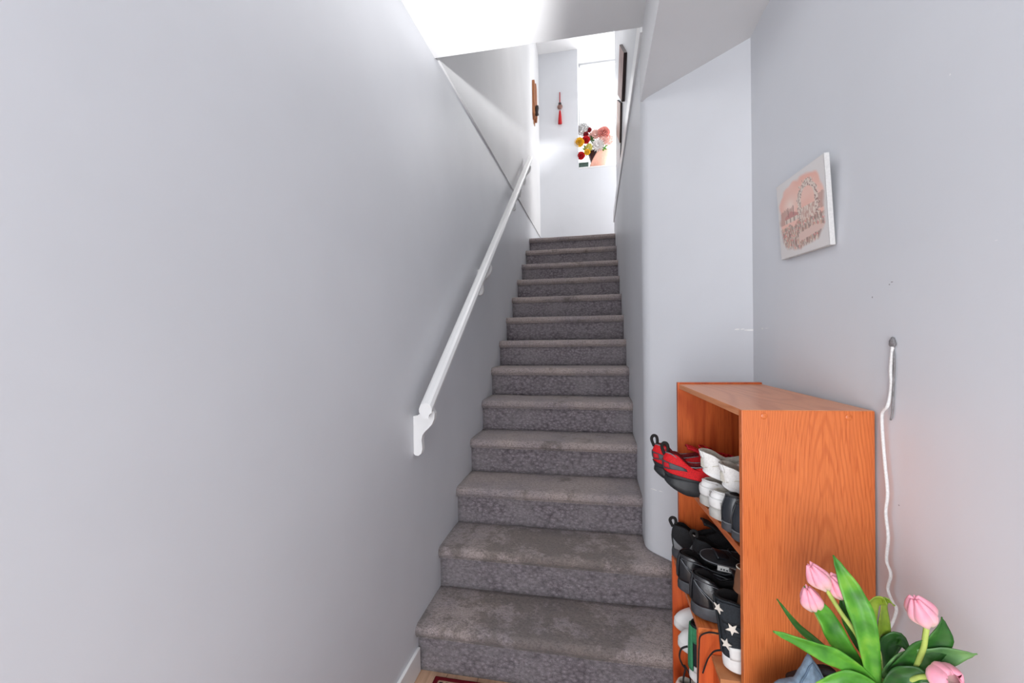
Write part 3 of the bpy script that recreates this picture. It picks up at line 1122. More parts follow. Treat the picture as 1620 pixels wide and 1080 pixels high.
# --- shoes inside the low unit
def white_low(label, mark):
    t = thing('white_sneaker', label, 'shoe', group='white sneakers in the low unit')
    s = Shoe(L=.262, W=.042, Hc=.080, Ha=.060, Ht=.080, xt=.50, th1=.028, th2=.022, tb=.036, spring=.008, flare=1.03, ow=.027, xo=.004)
    s.sole(M_whiterub, t); s.upper(M_whitelea, t); s.lining(M_cream, t)
    s.line('seam', M_cream, t, [(0.0, .05), (0.0, .5), (0.0, .95)], .0012)
    if mark:
        s.patch('black_mark', M_blackrub, t, 2.72, 2.92, .36, .46, .002, 6, 3, lambda u, a, b: (a + .1 * u, b + .1 * u - .08 * abs(2 * u - 1)))
        s.patch('black_mark', M_blackrub, t, 2.74, 2.90, .52, .58, .002, 4, 3)
    return t


put(white_low('plain white sneaker toe out in the low unit against its far side', 0), .488, 1.402, .4465, PI, 0)
put(white_low('white sneaker toe out in the low unit just behind the green high-top', 1), .484, 1.312, .4465, PI, 0)


def green_shoe(label, laces):
    t = thing('green_high_top', label, 'shoe', group='green and black high-tops in the low unit')
    s = Shoe(L=.27, W=.042, Hc=.150, Ha=.135, Ht=.150, xt=.48, th1=.032, th2=.026, tb=.046, spring=.004, flare=1.03, ow=.032, xo=.004, k=.55)
    s.sole(M_whiterub, t)
    s.upper(M_blackcanvas, t); s.lining(M_lining, t)
    s.patch('green_collar', M_green, t, -1.6, 1.6, .62, .96, .0024, 20, 5)
    s.patch('green_heel', M_green, t, -.32, .32, .02, .96, .0036, 6, 8)
    for sg in (1, -1):
        s.patch('green_side', M_green, t, sg * -.9, sg * -1.5, .02, .34, .0024, 8, 4)
    s.patch('heel_label', M_label, t, -.6, -.36, .02, .14, .004, 3, 3)
    return t


put(green_shoe('green and black high-top standing heel out in the low unit, upper one', 1), .231, 1.200, .4465, 0, 0)
put(green_shoe('green and black high-top at the bottom edge of the picture in the low unit', 0), .236, 1.148, .2535, 0, 0)
pk = thing('pink_shoe', 'pale pinkish shoe low in the low unit under the black laces', 'shoe')
s = Shoe(L=.24, W=.038, Hc=.07, Ha=.055, Ht=.07, th1=.02, th2=.016, tb=.03)
M_pinkish = plain('pale_pink_leather', srgb(226, 196, 188), .6, .05)
s.sole(M_whiterub, pk); s.upper(M_pinkish, pk); s.lining(M_cream, pk)
put(pk, .212, 1.345, .254, 0, 0)
# dangling lace loop belonging to the green shoe
gs = bpy.data.objects['green_high_top']
inv = gs.matrix_basis.inverted()
YL = 1.21
lp = MB()
lp.tube([inv @ p for p in catmull([at(1088, 1022, YL), at(1078, 1026, YL), at(1075, 1038, YL), at(1079, 1050, YL), at(1084, 1058, YL), at(1081, 1075, YL), at(1082, 1100, YL)], 5)], .0036, 6, True, .6)
lp.tube([inv @ p for p in catmull([at(1083, 1052, YL), at(1089, 1062, YL), at(1092, 1074, YL), at(1090, 1100, YL)], 5)], .0030, 6, True, .6)
lp.build('laces', M_blacklace, gs, True)

# ------------------------------------------------------------------ painting on the right wall
def painting():
    nt, ft = Vector((1.154, 1.779)), None
    # corners in (y, z) on the wall: near edge and far edge, slightly turned
    nb, fb = Vector((1.130, 1.566)), Vector((1.398, 1.577))
    wv = fb - nb
    Wd = wv.length; ex = wv / Wd; ey = Vector((-ex.y, ex.x)); Hh = .212
    if ey.y < 0:
        ey = -ey
    th = .011
    org = Vector((XW - .0035, nb.x, nb.y))
    t = thing('canvas_painting', 'small unframed canvas painting of a pink garden cottage on the right wall', 'painting', org)
    lean = .016                                   # the top stands further off the wall
    def W3(a, b, d):
        p = ex * a + ey * b
        return Vector((-d - lean * (b / Hh) , p.x, p.y))
    mb = MB()
    poly = [(0, 0), (Wd, 0), (Wd, Hh), (0, Hh)]
    mb.prism(poly, lambda a, b: W3(a, b, 0), lambda a, b: W3(a, b, th))
    mb.build('canvas', plain('canvas_edge', (.66, .65, .64, 1), .8, .06, 200, .3, bs=600), t)
    nx, ny = 110, 90
    vs = []; cols = []
    rng = random.Random(5)
    wht = np.array(srgb(226, 222, 220)[:3])
    pk_ = np.array(srgb(238, 178, 160)[:3]); sky = np.array(srgb(244, 206, 192)[:3]); glow = np.array(srgb(250, 234, 222)[:3])
    brn = np.array(srgb(124, 88, 82)[:3]); gry = np.array(srgb(146, 134, 124)[:3]); tan = np.array(srgb(206, 164, 138)[:3]); rose = np.array(srgb(212, 126, 124)[:3]); lite = np.array(srgb(226, 216, 204)[:3])
    def N2(x, y, z=0):
        return noise.noise(Vector((x, y, z)))
    for i in range(nx + 1):
        for j in range(ny + 1):
            u, v = i / nx, j / ny        # u: 0 near edge -> 1 far edge
            x = 1 - u                    # as seen: left = far
            c = wht.copy()
            # soft-edged vignette of the picture
            e = max(abs(x - .50) / .44, abs(v - .50) / .42)
            rr_ = ((abs(x - .50) / .46) ** 3.2 + (abs(v - .50) / .43) ** 3.2) + .25 * N2(x * 9, v * 9)
            mask = max(0, min(1, (1.12 - rr_) / .30))
            sk = pk_ * (1 - max(0, 1 - math.hypot((x - .30) / .22, (v - .66) / .16))) + glow * max(0, 1 - math.hypot((x - .30) / .22, (v - .66) / .16))
            p_ = sk + (sky - sk) * max(0, min(1, .4 + .8 * N2(x * 4, v * 5, 2)))
            # far trees
            if v < .62 + .05 * N2(x * 22, 3) and v > .44 and (x < .34 or x > .80):
                p_ = brn * .55 + p_ * .45
            # cottage: roof and white wall
            if .16 < x < .46 and .44 < v < .52 + .06 * (1 - abs(x - .30) / .16):
                p_ = rose * .6 + brn * .4 if v > .49 else lite
                if v < .49 and int(x * 34) % 3 == 0:
                    p_ = gry
            for cx in (.24, .36):
                if abs(x - cx) < .012 and .52 < v < .64:
                    p_ = brn
            # flowering arch
            dx = (x - .66) / .17
            ra_ = math.hypot(dx, (v - .62) / .20) if v > .62 else abs(dx)
            if .78 < ra_ < 1.18 + .25 * N2(x * 30, v * 30) and .30 < v < .9:
                p_ = lite if N2(x * 40, v * 40, 5) > -.1 else (brn if dx > 0 else gry)
            if abs(dx) < .8 and .34 < v < .55:
                p_ = gry * .6 + sk * .4 if N2(x * 60, v * 12) > 0 else lite
            # meadow
            if v < .40 + .05 * N2(x * 10, 8):
                g_ = N2(x * 70, v * 9, 1)
                p_ = tan if g_ > .25 else (lite if g_ > .05 else (gry if g_ > -.2 else brn))
                if N2(x * 26, v * 26, 9) > .35:
                    p_ = rose
            if x > .45 and v < .30 - .2 * abs(x - .7) and v > .12 and abs((v - .22) - .12 * (x - .6)) < .05:
                p_ = lite * .7 + rose * .3
            p_ = p_ * .70 + sky * .22 + wht * .08
            c = c * (1 - mask) + p_ * mask
            q_ = W3(u * (Wd - .002) + .001, v * (Hh - .002) + .001, th + .0006)
            vs.append(q_); cols.append((c[0], c[1], c[2], 1))
    c_ = ny + 1
    fs = [(i * c_ + j, i * c_ + j + 1, (i + 1) * c_ + j + 1, (i + 1) * c_ + j) for i in range(nx) for j in range(ny)]
    o = obj('print', vs, fs, M_paint, t)
    a = o.data.color_attributes.new('print', 'FLOAT_COLOR', 'POINT')
    a.data.foreach_set('color', np.array(cols, dtype=np.float32).ravel())


painting()

# ------------------------------------------------------------------ cord hanging from the hook on the right wall
cd_ = thing('hanging_cord', 'thin white knotted cord hanging from a grey hook beside the bookcase', 'cord', tuple(atx(1412, 541, XW)))
cl = cd_.location.copy()
px_ = [(1412, 548), (1411, 560), (1409, 585), (1410, 605), (1408, 625), (1404, 642), (1397, 650), (1395, 662), (1397, 700), (1400, 735), (1404, 780), (1401, 810), (1405, 850), (1402, 885), (1409, 908), (1404, 930), (1412, 952), (1418, 963), (1411, 985), (1404, 996)]
pts = []
for i, (x, y) in enumerate(px_):
    p = atx(x, y, XW - (.004 if i < 5 else .010)); pts.append(p - cl)
MB().tube(catmull(pts, 4), .0030, 7).build('cord', M_cord, cd_, True)
kn = MB()
kp = [atx(x, y, XW - .013) - cl for x, y in ((1404, 994), (1398, 989), (1396, 995), (1402, 998), (1408, 993), (1404, 990))]
kn.tube(catmull(kp, 4), .0022, 6)
kn.tube(catmull([atx(x, y, XW - .012) - cl for x, y in ((1398, 996), (1400, 1006), (1402, 1018))], 4), .0022, 6)
kn.tube(catmull([atx(x, y, XW - .012) - cl for x, y in ((1405, 995), (1410, 1000), (1415, 1006))], 4), .0022, 6)
kn.build('knot', M_cord, cd_, True)
MB().tube(catmull([atx(x, y, XW - .003) - cl for x, y in ((1413, 550), (1415, 580), (1413, 615), (1412, 650), (1409, 664))], 4), .0016, 6).build('loose_end', M_hook, cd_, True)
hk = MB()
for k, (dx, dy, r) in enumerate(((0, 0, 1), (1.5, 3, .8), (-1.5, 3, .8), (0, -5, .55), (.5, 6, .6))):
    p = atx(1412 + dx, 541 + dy, XW - .003) - cl
    hk.lathe([(0, .004 * r), (.006 * r, .003 * r), (.008 * r, 0), (.006 * r, -.002)], 9, Matrix.Translation(p) @ Matrix.Rotation(-PI / 2, 4, 'Y') @ Matrix.Scale(1.0, 4))
hk.build('hook', M_hook, cd_)

# ------------------------------------------------------------------ tulips, vase, stool, bag, jeans (bottom right)
YV = .775
mouth = at(1400, 1098, YV)
st = thing('stool', 'round wooden stool carrying the vase of tulips, below the picture edge', 'stool', (mouth.x, YV, 0))
STZ = .52
MB().lathe([(0, STZ), (.085, STZ), (.09, STZ - .006), (.09, STZ - .022), (.08, STZ - .028), (0, STZ - .028)], 28).build('seat', M_oak_y, st, True)
for k in range(4):
    a = PI / 4 + k * PI / 2
    MB().tube([(.055 * math.cos(a), .055 * math.sin(a), STZ - .028), (.082 * math.cos(a), .082 * math.sin(a), 0)], [.014, .011], 10).build('leg', M_oak, st, True)
vz = mouth.z - .012
va = thing('vase', 'dark round vase holding the pink tulips', 'vase', (mouth.x, YV, STZ))
hv = vz - STZ
MB().lathe([(0, 0), (.035, 0), (.042, hv * .2), (.045, hv * .5), (.036, hv * .8), (.030, hv * .93), (.033, hv), (.029, hv), (.027, hv * .9), (.03, hv * .5), (0, .01)], 28).build('body', M_vase, va, True)


def uvgrid(o, nu, nv):
    uvl = o.data.uv_layers.new(name='UVMap')
    c = nv + 1
    for lp_ in o.data.loops:
        i, j = divmod(lp_.vertex_index, c)
        uvl.data[lp_.index].uv = (i / nu, j / nv)


def petal(name, par, base, axis, ang, H, R, open_, wide=1.15, curl=0.0):
    axis = axis.normalized()
    a = Vector((0, 0, 1)) if abs(axis.z) < .9 else Vector((1, 0, 0))
    e1 = axis.cross(a).normalized(); e2 = axis.cross(e1)
    nu, nv = 8, 10

    def fn(u, v):
        t = (u * 2 - 1)
        r = R * (math.sin(min(1, v * 1.7 + .10) * PI / 2) ** .8) * (1 + open_ * v) * (1 - (.98 - 2.4 * open_) * max(0, v - .38) ** 1.3 * 1.6)
        wv = wide * lerp_table([(0, .75), (.3, 1.15), (.7, 1.25), (.88, 1.0), (.96, .6), (1, .18)], v)
        th = ang + t * wv * .62
        rr_ = r * (1 + .06 * t * t)
        return base + axis * (H * (v ** .9) * (1 - .10 * t * t * v)) + (e1 * math.cos(th) + e2 * math.sin(th)) * (rr_ + .003 * math.cos(t * 3))
    o = MB().grid(nu, nv, fn).build(name, M_petal, par, True)
    uvgrid(o, nu, nv)
    thicken(o, .0011, 0)
    return o


def leaf(par, pts, width, mat, fold=.35, normal=None, twist=0.0, wprof=None):
    pts = catmull(pts, 7)
    n = len(pts) - 1
    nrm = Vector((-.25, -1, .25)).normalized() if normal is None else Vector(normal).normalized()

    def fn(u, v):
        k = min(n, int(round(v * n)))
        p = pts[k]
        t = (pts[min(k + 1, n)] - pts[max(k - 1, 0)]).normalized()
        nn = Matrix.Rotation(twist * v, 3, t) @ nrm
        side = t.cross(nn).normalized()
        fr = side.cross(t).normalized()
        w_ = width * .39 * lerp_table([(0, .45), (.25, .82), (.48, 1.0), (.7, .80), (.88, .36), (1, .0)], v)
        w_ = max(w_, .0008)
        s_ = u * 2 - 1
        rip = .0018 * math.sin(v * 17 + s_ * 2) * abs(s_)
        return p + side * (s_ * w_) + fr * (-fold * w_ * (1 - abs(s_)) + fold * w_ * .5 + rip)
    o = MB().grid(6, n, fn).build('leaf', mat, par, True)
    thicken(o, .0010, 0)
    return o


def tulip(label, base_px, tip_px, Yb, stem_px, leaves, H=None, R=.0165, open_=0.0, stem_mat=None, axis=None, n=6, wide=1.15):
    b = at(base_px[0], base_px[1], Yb)
    tpt = at(tip_px[0], tip_px[1], Yb - .012)
    axis = (tpt - b) if axis is None else Vector(axis)
    Hh = axis.length if H is None else H
    t = thing('tulip', label, 'tulip', tuple(mouth), group='pink tulips in the vase')
    O_ = mouth
    pts = [O_ + Vector((random.uniform(-.012, .012), random.uniform(-.012, .012), -.12)), O_ + Vector((random.uniform(-.008, .008), 0, 0))] if stem_px[-1] != 'end' else []
    mids = [at(x, y, Y_) for (x, y, Y_) in stem_px if not isinstance(x, str)]
    path = catmull([b + axis.normalized() * .003] + mids + [O_ + Vector((random.uniform(-.01, .01), random.uniform(-.01, .01), -.01)), O_ + Vector((0, 0, -.10))], 6)
    MB().tube([p - O_ for p in path], .0036, 8).build('stem', stem_mat or M_stem, t, True)
    ph = random.uniform(0, 2)
    for k in range(n):
        inner = k % 2
        petal('petal', t, b - O_, axis, ph + k * 2 * PI / n, Hh * (1.0 if not inner else .96), R * (1.0 if not inner else .88), open_, wide)
    for (lp_, w_, mat, kw) in leaves:
        leaf(t, [at(x, y, Y_) - O_ for (x, y, Y_) in lp_], w_, mat, **kw)
    return t


random.seed(11)
tulip('pink tulip bud standing tallest before the bookcase side', (1307, 931), (1281, 892), .800, [(1330, 968, .80), (1356, 1005, .795), (1370, 1042, .79), (1384, 1068, .785)],
      [([(1385, 1090, .775), (1368, 990, .775), (1347, 935, .785), (1318, 878, .795)], .046, M_leaf, {}),
       ([(1380, 1085, .790), (1330, 1018, .80), (1306, 975, .805), (1272, 927, .81)], .042, M_leaf, {'twist': .3})], stem_mat=M_stem)
tulip('pink tulip bud half hidden behind the tallest one', (1336, 945), (1311, 909), .812, [(1350, 965, .812), (1365, 1000, .808), (1378, 1045, .80)],
      [([(1372, 1040, .82), (1352, 1000, .822), (1338, 965, .825), (1330, 945, .83)], .030, M_leafd, {}),
       ([(1380, 1040, .79), (1372, 1000, .79), (1378, 958, .785), (1394, 948, .775), (1404, 956, .765)], .030, M_leafo, {'twist': .9}),
       ([(1396, 1040, .80), (1398, 1000, .80), (1398, 950, .79), (1416, 958, .78)], .026, M_leafo, {'twist': 1.2})], stem_mat=M_stem)
tulip('small pink tulip bud lowest on the left of the bunch', (1289, 965), (1276, 928), .818, [(1300, 988, .818), (1312, 1012, .815), (1328, 1040, .81)],
      [([(1345, 1060, .80), (1300, 1022, .815), (1262, 990, .82), (1229, 947, .825)], .016, M_leafd, {}),
       ([(1392, 1092, .775), (1340, 1050, .775), (1290, 1026, .775), (1223, 998, .78)], .038, M_leaf, {'twist': -.3})], stem_mat=M_stemy)
tulip('pink tulip bud standing before the plain wall', (1468, 988), (1446, 944), .735, [(1464, 1005, .735), (1459, 1030, .74), (1440, 1065, .755)],
      [([(1410, 1070, .765), (1450, 1040, .745), (1486, 1012, .735), (1490, 976, .73)], .046, M_leafd, {'twist': .4}),
       ([(1400, 1075, .775), (1430, 1050, .755), (1490, 1038, .735), (1546, 1034, .715)], .042, M_leafg, {'twist': .2}),
       ([(1404, 1080, .785), (1402, 1030, .795), (1420, 1010, .79), (1440, 1032, .775)], .034, M_leafd, {})], R=.0185)
tulip('wide open pink tulip facing the camera at the bottom edge', (1480, 1074), (1488, 1062), .725, [(1462, 1070, .735), (1440, 1076, .745), (1422, 1092, .76)],
      [([(1398, 1095, .76), (1420, 1072, .75), (1450, 1066, .74), (1478, 1080, .73)], .034, M_leafd, {}),
       ([(1400, 1100, .765), (1360, 1075, .77), (1325, 1074, .77), (1285, 1086, .775)], .030, M_leaf, {})],
      axis=(.010, -.036, .022), H=.034, R=.0225, open_=.16, wide=1.35)
# a bare bud stem
bt = thing('tulip', 'pale green tulip stem without a bloom in the middle of the bunch', 'tulip', tuple(mouth), group='pink tulips in the vase')
pth = catmull([at(1369, 986, .785), at(1379, 1000, .785), at(1386, 1024, .785), at(1392, 1046, .785), mouth + Vector((0, 0, -.08))], 6)
MB().tube([p - mouth for p in pth], .0036, 8).build('stem', M_stem, bt, True)
leaf(bt, [at(1392, 1045, .782) - mouth, at(1386, 1030, .78) - mouth, at(1376, 1016, .78) - mouth], .010, M_leafo)

# dark bag with a denim garment over it, in front of the bookcase
bag = thing('dark_bag', 'black fabric bag standing before the bookcase under the denim', 'bag', (.404, .912, 0))
def bagf(u, v):
    a = u * 2 * PI
    c, s_ = math.cos(a), math.sin(a)
    r = (abs(c) ** 4 + abs(s_) ** 4) ** -.25
    taper = 1 - .12 * v - (.55 if v > .97 else 0) * 0
    return (r * c * .052 * taper, r * s_ * .044 * taper, .690 * v + .012 * math.sin(a * 2) * v)
bm_ = MB().grid(32, 12, bagf, True)
bm_.f.append(tuple(i * 13 + 12 for i in range(32))); bm_.f.append(tuple(i * 13 for i in reversed(range(32))))
bm_.build('body', M_dark, bag, True)
hdl = MB().tube(catmull([(-.03, 0, .685), (-.025, .0, .705), (.02, 0, .712), (.045, 0, .700), (.05, 0, .685)], 5), .006, 8).build('handle', M_dark, bag, True)

jr = thing('jeans', 'washed blue denim garment draped beside the tulips before the bookcase', 'jeans', (.372, .872, .722))
def denim(u, v):
    x = -.085 + .15 * u
    # outline of the ridge as in the picture: low hump, then a raised corner
    ridge = lerp_table([(0, -.085), (.12, -.040), (.30, -.020), (.48, -.016), (.56, .006), (.64, .034), (.70, .020), (.82, -.014), (1, -.06)], u)
    y = .02 - .075 * v
    drop = -.30 * max(0, v - .12) ** 1.15
    fold_ = .007 * math.sin(u * 21 + v * 3) * v + .004 * math.sin(u * 9 - v * 7)
    return (x, y - fold_ * 1.4, ridge + drop + fold_ * .4)
dj = MB().grid(44, 26, denim).build('cloth', M_denim, jr, True)
thicken(dj, .003, 0)
sm = MB().tube([Vector(denim(.05 + .9 * k / 24, .16)) + Vector((0, -.003, .001)) for k in range(25)], .0018, 5).build('seam', plain('denim_seam', srgb(92, 112, 132), .9, .2), jr, True)

# ------------------------------------------------------------------ upstairs
# tasselled ornament on the back wall
p0 = at(885.5, 146, YB - .008)
kx = 5.72 / FPX
tz = lambda y: at(885.5, y, YB - .008).z - p0.z
orn = thing('tassel_ornament', 'red hanging tassel with a round bead on the upstairs wall', 'ornament', tuple(p0))
MB().tube([(0, 0, 0), (0, -.002, tz(165))], .007, 7).build('cord', plain('dull_red_cord', srgb(176, 70, 74), .7), orn, True)
MB().lathe([(0, .016), (.018, .012), (.020, 0), (.012, -.012), (0, -.014)], 14, Matrix.Translation((0, -.004, tz(164.5)))).build('knot', M_frame, orn, True)
mb = MB().lathe([(0, .012), (.016, .010), (.034, .003), (.034, -.003), (.016, -.010), (0, -.012)], 20, Matrix.Translation((0, -.008, tz(169.5))) @ Matrix.Rotation(PI / 2, 4, 'X'))
mb.build('bead', M_bead, orn, True)
MB().lathe([(0, .0), (.010, -.004), (.014, -.03), (.019, -.08), (.026, tz(196.5) - tz(175.5)), (0, tz(196.5) - tz(175.5))], 18, Matrix.Translation((0, -.016, tz(175.5)))).build('tassel', M_redtassel, orn, True)

# carved wooden ornament on the upper left wall
XO = XL + .010
a_ = atx(843.5, 134, XO); b_ = atx(843.5, 193, XO)
yo, zt_, zb_ = .5 * (a_.y + b_.y), a_.z, b_.z
wo = thing('wooden_wall_ornament', 'narrow brown carved wooden ornament hanging on the upper left wall', 'ornament', (XO, yo, zb_))
Ho = zt_ - zb_
for k, (dy, wd, dp) in enumerate(((-.055, .060, .040), (.030, .070, .050))):
    prof = [(-.5, .16), (-.45, .95), (-.38, 1.0), (.38, 1.0), (.5, .9), (.5, .18), (.12, .03), (-.1, .03)]
    mb = MB()
    mb.prism([(dy + wd * a, Ho * b) for a, b in prof], lambda a, b: (.001, a, b), lambda a, b: (dp * (1 - .5 * abs(b / Ho - .45)), a, b))
    mb.build('carved_slat', M_carvedwood, wo)
MB().lathe([(0, .06), (.018, .05), (.024, .02), (.016, -.03), (.022, -.06), (0, -.075)], 12, Matrix.Translation((.052, -.05, Ho * .26))).build('carved_knob', M_frame, wo, True)
for dy in (-.03, .02):
    MB().tube([(.012, dy, Ho * .05), (.012, dy, -.03)], [.008, .005], 7).build('tip', M_carvedwood, wo, True)

# two framed pictures on the upper right wall
def framed(name, label, quad, th, pic, dark=True):
    # quad: y,z corners (far top, near top, near bottom, far bottom)
    Q = quad
    c = sum((Vector(q) for q in Q), Vector((0, 0))) / 4
    t = thing('framed_picture', label, 'picture', (XU, c.x, c.y), group='dark framed pictures on the upper right wall')
    L_ = [Vector(q) - c for q in Q]
    mb = MB()
    mb.prism([tuple(q) for q in L_], lambda a, b: (-.001, a, b), lambda a, b: (-th, a, b))
    mb.build('frame', M_frame, t)
    mb = MB()
    mb.prism([tuple(q * .985) for q in L_], lambda a, b: (-th + .001, a, b), lambda a, b: (-th - .0015, a, b))
    mb.build('print', pic, t)
    return t


def yz(x, y, X):
    p = atx(x, y, X); return (p.y, p.z)


PICS = plain('mauve_print', srgb(150, 116, 110), .5, .45, 9)
X1 = XU - .024
framed('a', 'dark framed mauve picture hanging upper of two on the upstairs right wall', [yz(980.2, 70.5, X1), yz(986.9, 83.5, X1), yz(983.6, 161, X1), yz(977.2, 150, X1)], .024, PICS)
X2 = XU - .018
f2 = framed('b', 'dark framed picture hanging lower and behind on the upstairs right wall', [yz(976.2, 158, X2), yz(981.5, 163, X2), yz(980.3, 226, X2), yz(975.4, 213, X2)], .018, plain('peach_print', srgb(196, 160, 146), .5, .3, 9))
cpts = [atx(x, y, XU - .004) - Vector(f2.location) for x, y in ((982.5, 226), (981.5, 250), (981, 285), (978, 325))]
MB().tube(cpts, .004, 6).build('hanging_wire', M_frame, f2, True)

# flower arrangement on the ledge
LG = 3.583
YP = 5.83
pot_c = at(945, 255, YP); potx = at(947, 255, YP).x
sc = YP / FPX * 1.0
pot = thing('flower_pot', 'pink and dark wrapped flower pot on the upstairs ledge', 'pot', (potx, YP, LG))
hp = at(945, 240, YP).z - LG
pr = []
def potf(u, v):
    a = u * 2 * PI
    r = (.075 + .060 * v) * (1 + .03 * math.sin(a * 9) * v)
    return (r * math.cos(a) - .005, r * math.sin(a) * .62, .002 + v * hp)
mbp = MB().grid(36, 6, potf, True)
mbp.f.append(tuple(i * 7 for i in reversed(range(36))))
mbp.build('pot_body', plain('dark_wrap', srgb(58, 32, 36), .5, .3, 20), pot, True)
def wrapf(u, v):
    a = -PI * .80 + u * PI * 1.2
    r = (.079 + .066 * v)
    lo = .0; hi = hp * 1.02
    if u < .28:
        hi = hp * (.04 + .98 * (u / .28) ** 1.0)
    return (r * math.cos(a) - .005, r * math.sin(a) * .64, .003 + lo + (hi - lo) * v)
wo_ = MB().grid(20, 6, wrapf).build('pink_wrap', plain('pink_paper', srgb(232, 176, 156), .7, .06), pot, True)
thicken(wo_, .002)


def bloom(name, label, px, py, rpx, mat, kind='round', Y=None, cat='flower', seed=0):
    Y = YP - .03 if Y is None else Y
    c = at(px, py, Y); r = rpx * 1.2 * Y / FPX
    t = thing(name, label, cat, tuple(c))
    rg = random.Random(seed + int(px))
    mb = MB()
    if kind == 'ball':
        # cluster of small four-petalled florets
        for k in range(46):
            z = 1 - 2 * (k + .5) / 46; a = k * 2.39996
            d = Vector((math.sqrt(1 - z * z) * math.cos(a), math.sqrt(1 - z * z) * math.sin(a), z))
            q_ = d.to_track_quat('Z', 'Y').to_matrix().to_4x4()
            M_ = Matrix.Translation(d * r * .84 * rg.uniform(.9, 1.1)) @ q_
            for j in range(4):
                a2 = j * PI / 2 + rg.uniform(0, .5)
                e = Vector((math.cos(a2), math.sin(a2), .25)) * r * .30; f_ = Vector((-math.sin(a2), math.cos(a2), 0)) * r * .14
                mb.add([M_ @ Vector((0, 0, 0)), M_ @ (e * .6 + f_), M_ @ e, M_ @ (e * .6 - f_)], [(0, 1, 2, 3)])
        o = mb.build('petals', mat, t)
        thicken(o, .002)
    elif kind == 'daisy':
        for ring, (nn, el, rr_) in enumerate(((18, .15, 1.0), (15, .5, .85), (11, .95, .6))):
            for j in range(nn):
                a = 2 * PI * j / nn + ring * .2
                d = Vector((math.cos(a) * math.cos(el), -math.sin(el), math.sin(a) * math.cos(el)))
                sd_ = Vector((-math.sin(a), 0, math.cos(a))) * r * .13
                mb.add([d * r * .1, d * r * rr_ * .6 + sd_, d * r * rr_, d * r * rr_ * .6 - sd_], [(0, 1, 2, 3)])
        o = mb.build('petals', mat, t)
        thicken(o, .003)
    else:
        # rose-like: nested cup petals facing the viewer
        for ring, (nn, op, rr_) in enumerate(((5, .95, 1.0), (5, .62, .74), (4, .35, .48), (3, .2, .26))):
            for j in range(nn):
                a0 = 2 * PI * j / nn + ring * .6
                def fn(u, v, a0=a0, op=op, rr_=rr_, nn=nn):
                    th = a0 + (u - .5) * 2 * PI / nn * 1.35
                    rad = r * rr_ * (.15 + .85 * math.sin(v * PI / 2)) * (1 - .12 * (2 * u - 1) ** 2 * v)
                    dep = r * (.75 * v * (1.25 - op) + .1)
                    return (rad * math.cos(th), -dep, rad * math.sin(th))
                mb.grid(5, 4, fn)
        o = mb.build('petals', mat, t, True)
        thicken(o, .002)
    # stem down into the pot
    tgt = Vector((potx + rg.uniform(-.03, .03), YP, LG + hp * .8)) - c
    MB().tube(catmull([(0, .01, -.2 * r), tgt * .5 + Vector((0, .01, .02)), tgt], 5), .004, 6).build('stem', M_leafd, t, True)
    return t


M_fw = plain('white_petals', (.66, .62, .60, 1), .7, .08, 60)
M_fg = plain('grey_white_petals', (.42, .41, .40, 1), .7, .15, 60)
M_fy = plain('yellow_petals', srgb(240, 186, 40), .6, .15, 40)
M_fr = plain('red_petals', srgb(200, 14, 26), .6, .25, 40)
M_fd = plain('dark_red_petals', srgb(140, 22, 34), .6, .25, 40)
M_fp = plain('pale_pink_petals', srgb(222, 176, 166), .6, .12, 40)
M_fs = plain('salmon_petals', srgb(228, 150, 140), .6, .15, 40)
bloom('hydrangea', 'pale grey-white round hydrangea at the upper left of the ledge bouquet', 923, 205, 8, M_fg, 'ball', YP + .02)
bloom('rose', 'yellow rose at the left edge of the ledge bouquet', 916.5, 226, 6.5, M_fy, 'rose', YP - .09)
bloom('rose', 'red rose beside the yellow rose in the ledge bouquet', 927, 222, 5.5, M_fr, 'rose', YP - .07)
bloom('rose', 'red rose hanging lowest over the ledge below the yellow rose', 919, 247, 5.5, M_fr, 'rose', YP - .09)
bloom('dark_red_flower', 'small dark red flower at the top of the ledge bouquet', 932, 206, 3.5, M_fd, 'rose', YP)
bloom('chrysanthemum', 'large white chrysanthemum in the middle of the ledge bouquet', 946, 230, 9.5, M_fw, 'daisy', YP - .08)
bloom('pale_pink_flower', 'pale pink frilled flower above the white chrysanthemum', 942, 213, 8, M_fp, 'daisy', YP - .04)
bloom('lily', 'salmon pink lily at the upper right of the ledge bouquet', 955, 211, 8, M_fs, 'rose', YP - .05)
bloom('hydrangea', 'white hydrangea at the right edge of the ledge bouquet', 962, 221, 7, M_fp, 'ball', YP + .02)
bloom('yellow_green_flower', 'small yellow-green blossom low in the middle of the bouquet', 932, 233, 5, plain('yellow_green', srgb(196, 186, 74), .6, .2), 'ball', YP - .08)
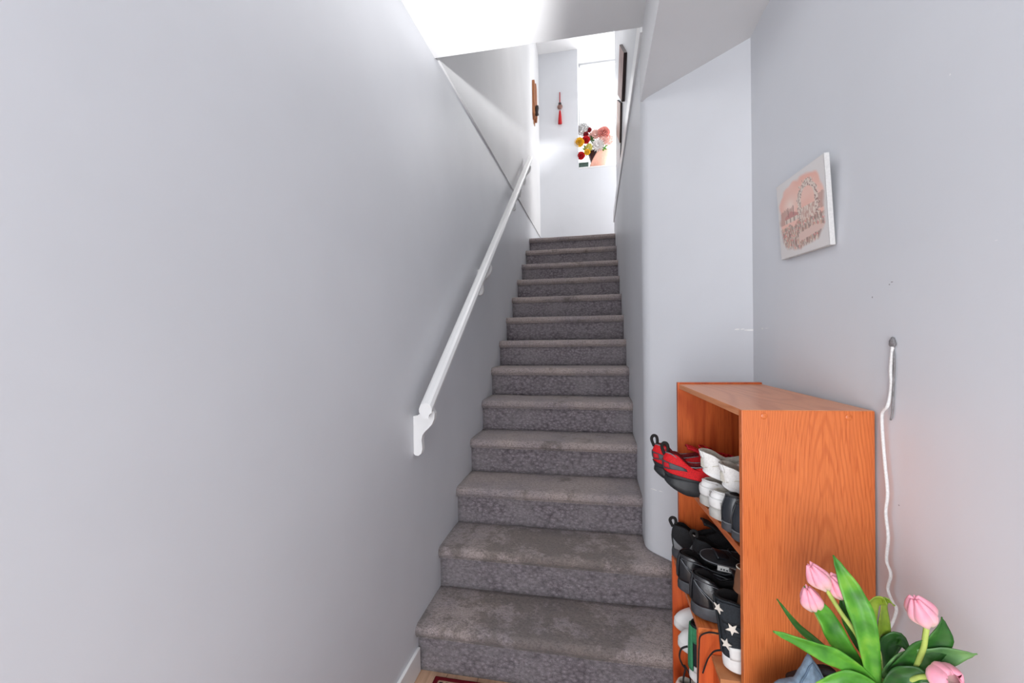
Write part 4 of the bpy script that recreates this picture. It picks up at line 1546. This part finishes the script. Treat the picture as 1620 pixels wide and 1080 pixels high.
bloom('rose', 'dark red rose bud above the red rose in the ledge bouquet', 927, 213, 3.6, M_fd, 'rose', YP - .05, seed=4)
bloom('yellow_rose', 'small yellow blossom above the dark wrap, right of the lowest red rose', 929, 241, 4.2, M_fy, 'rose', YP - .10)
bloom('pale_pink_flower', 'pale pink frilled flower between the salmon lily and the white chrysanthemum', 954, 222, 7, M_fp, 'daisy', YP - .06)
bloom('pale_pink_flower', 'pale pink frilled flower under the grey-white hydrangea', 936, 216, 5.5, M_fp, 'daisy', YP - .03)
gl_ = thing('foliage_sprig', 'green leaf sprig at the right of the ledge bouquet', 'leaf', tuple(at(955, 236, YP - .08)))
for k, (dx, dz) in enumerate(((-.02, .07), (.05, .04), (.035, -.015), (-.005, -.03))):
    leaf(gl_, [(0, 0, 0), (dx * .6, -.01, dz * .6 + .01), (dx, -.005, dz)], .03, M_leaf)
MB().tube([(0, 0, 0), (-.02, .05, -.05), (potx - gl_.location.x, .08, LG + hp * .8 - gl_.location.z)], .004, 6).build('stem', M_leafd, gl_, True)
for k, (x, y) in enumerate(((926, 238), (936, 222))):
    lf = thing('foliage_sprig', ('olive leaf tuft low left in the ledge bouquet', 'brownish twig leaves at the centre of the ledge bouquet')[k], 'leaf', tuple(at(x, y, YP - .05)))
    for dx, dz in ((-.04, .03), (.03, .05), (.04, -.01), (-.01, .07)):
        leaf(lf, [(0, 0, 0), (dx * .6, -.01, dz * .6), (dx, 0, dz)], .028, M_leafo if k == 0 else M_leafd)
    MB().tube([(0, 0, 0), (potx - lf.location.x, .05, LG + hp * .8 - lf.location.z)], .004, 6).build('stem', M_leafd, lf, True)
gb = at(925, 262, YP - .02)
gbx = thing('green_box', 'small dark green glass box on the ledge left of the pot', 'box', (gb.x, YP - .02, LG))
hg = .070
MB().bbox((-.075, -.04, .001), (.050, .04, hg), .006).build('body', plain('dark_green', srgb(58, 84, 74), .3, .3, 20), gbx)
MB().bbox((-.078, -.043, hg), (.053, .043, hg + .012), .004).build('lid', plain('green_lid', srgb(92, 120, 106), .3, .2, 20), gbx)
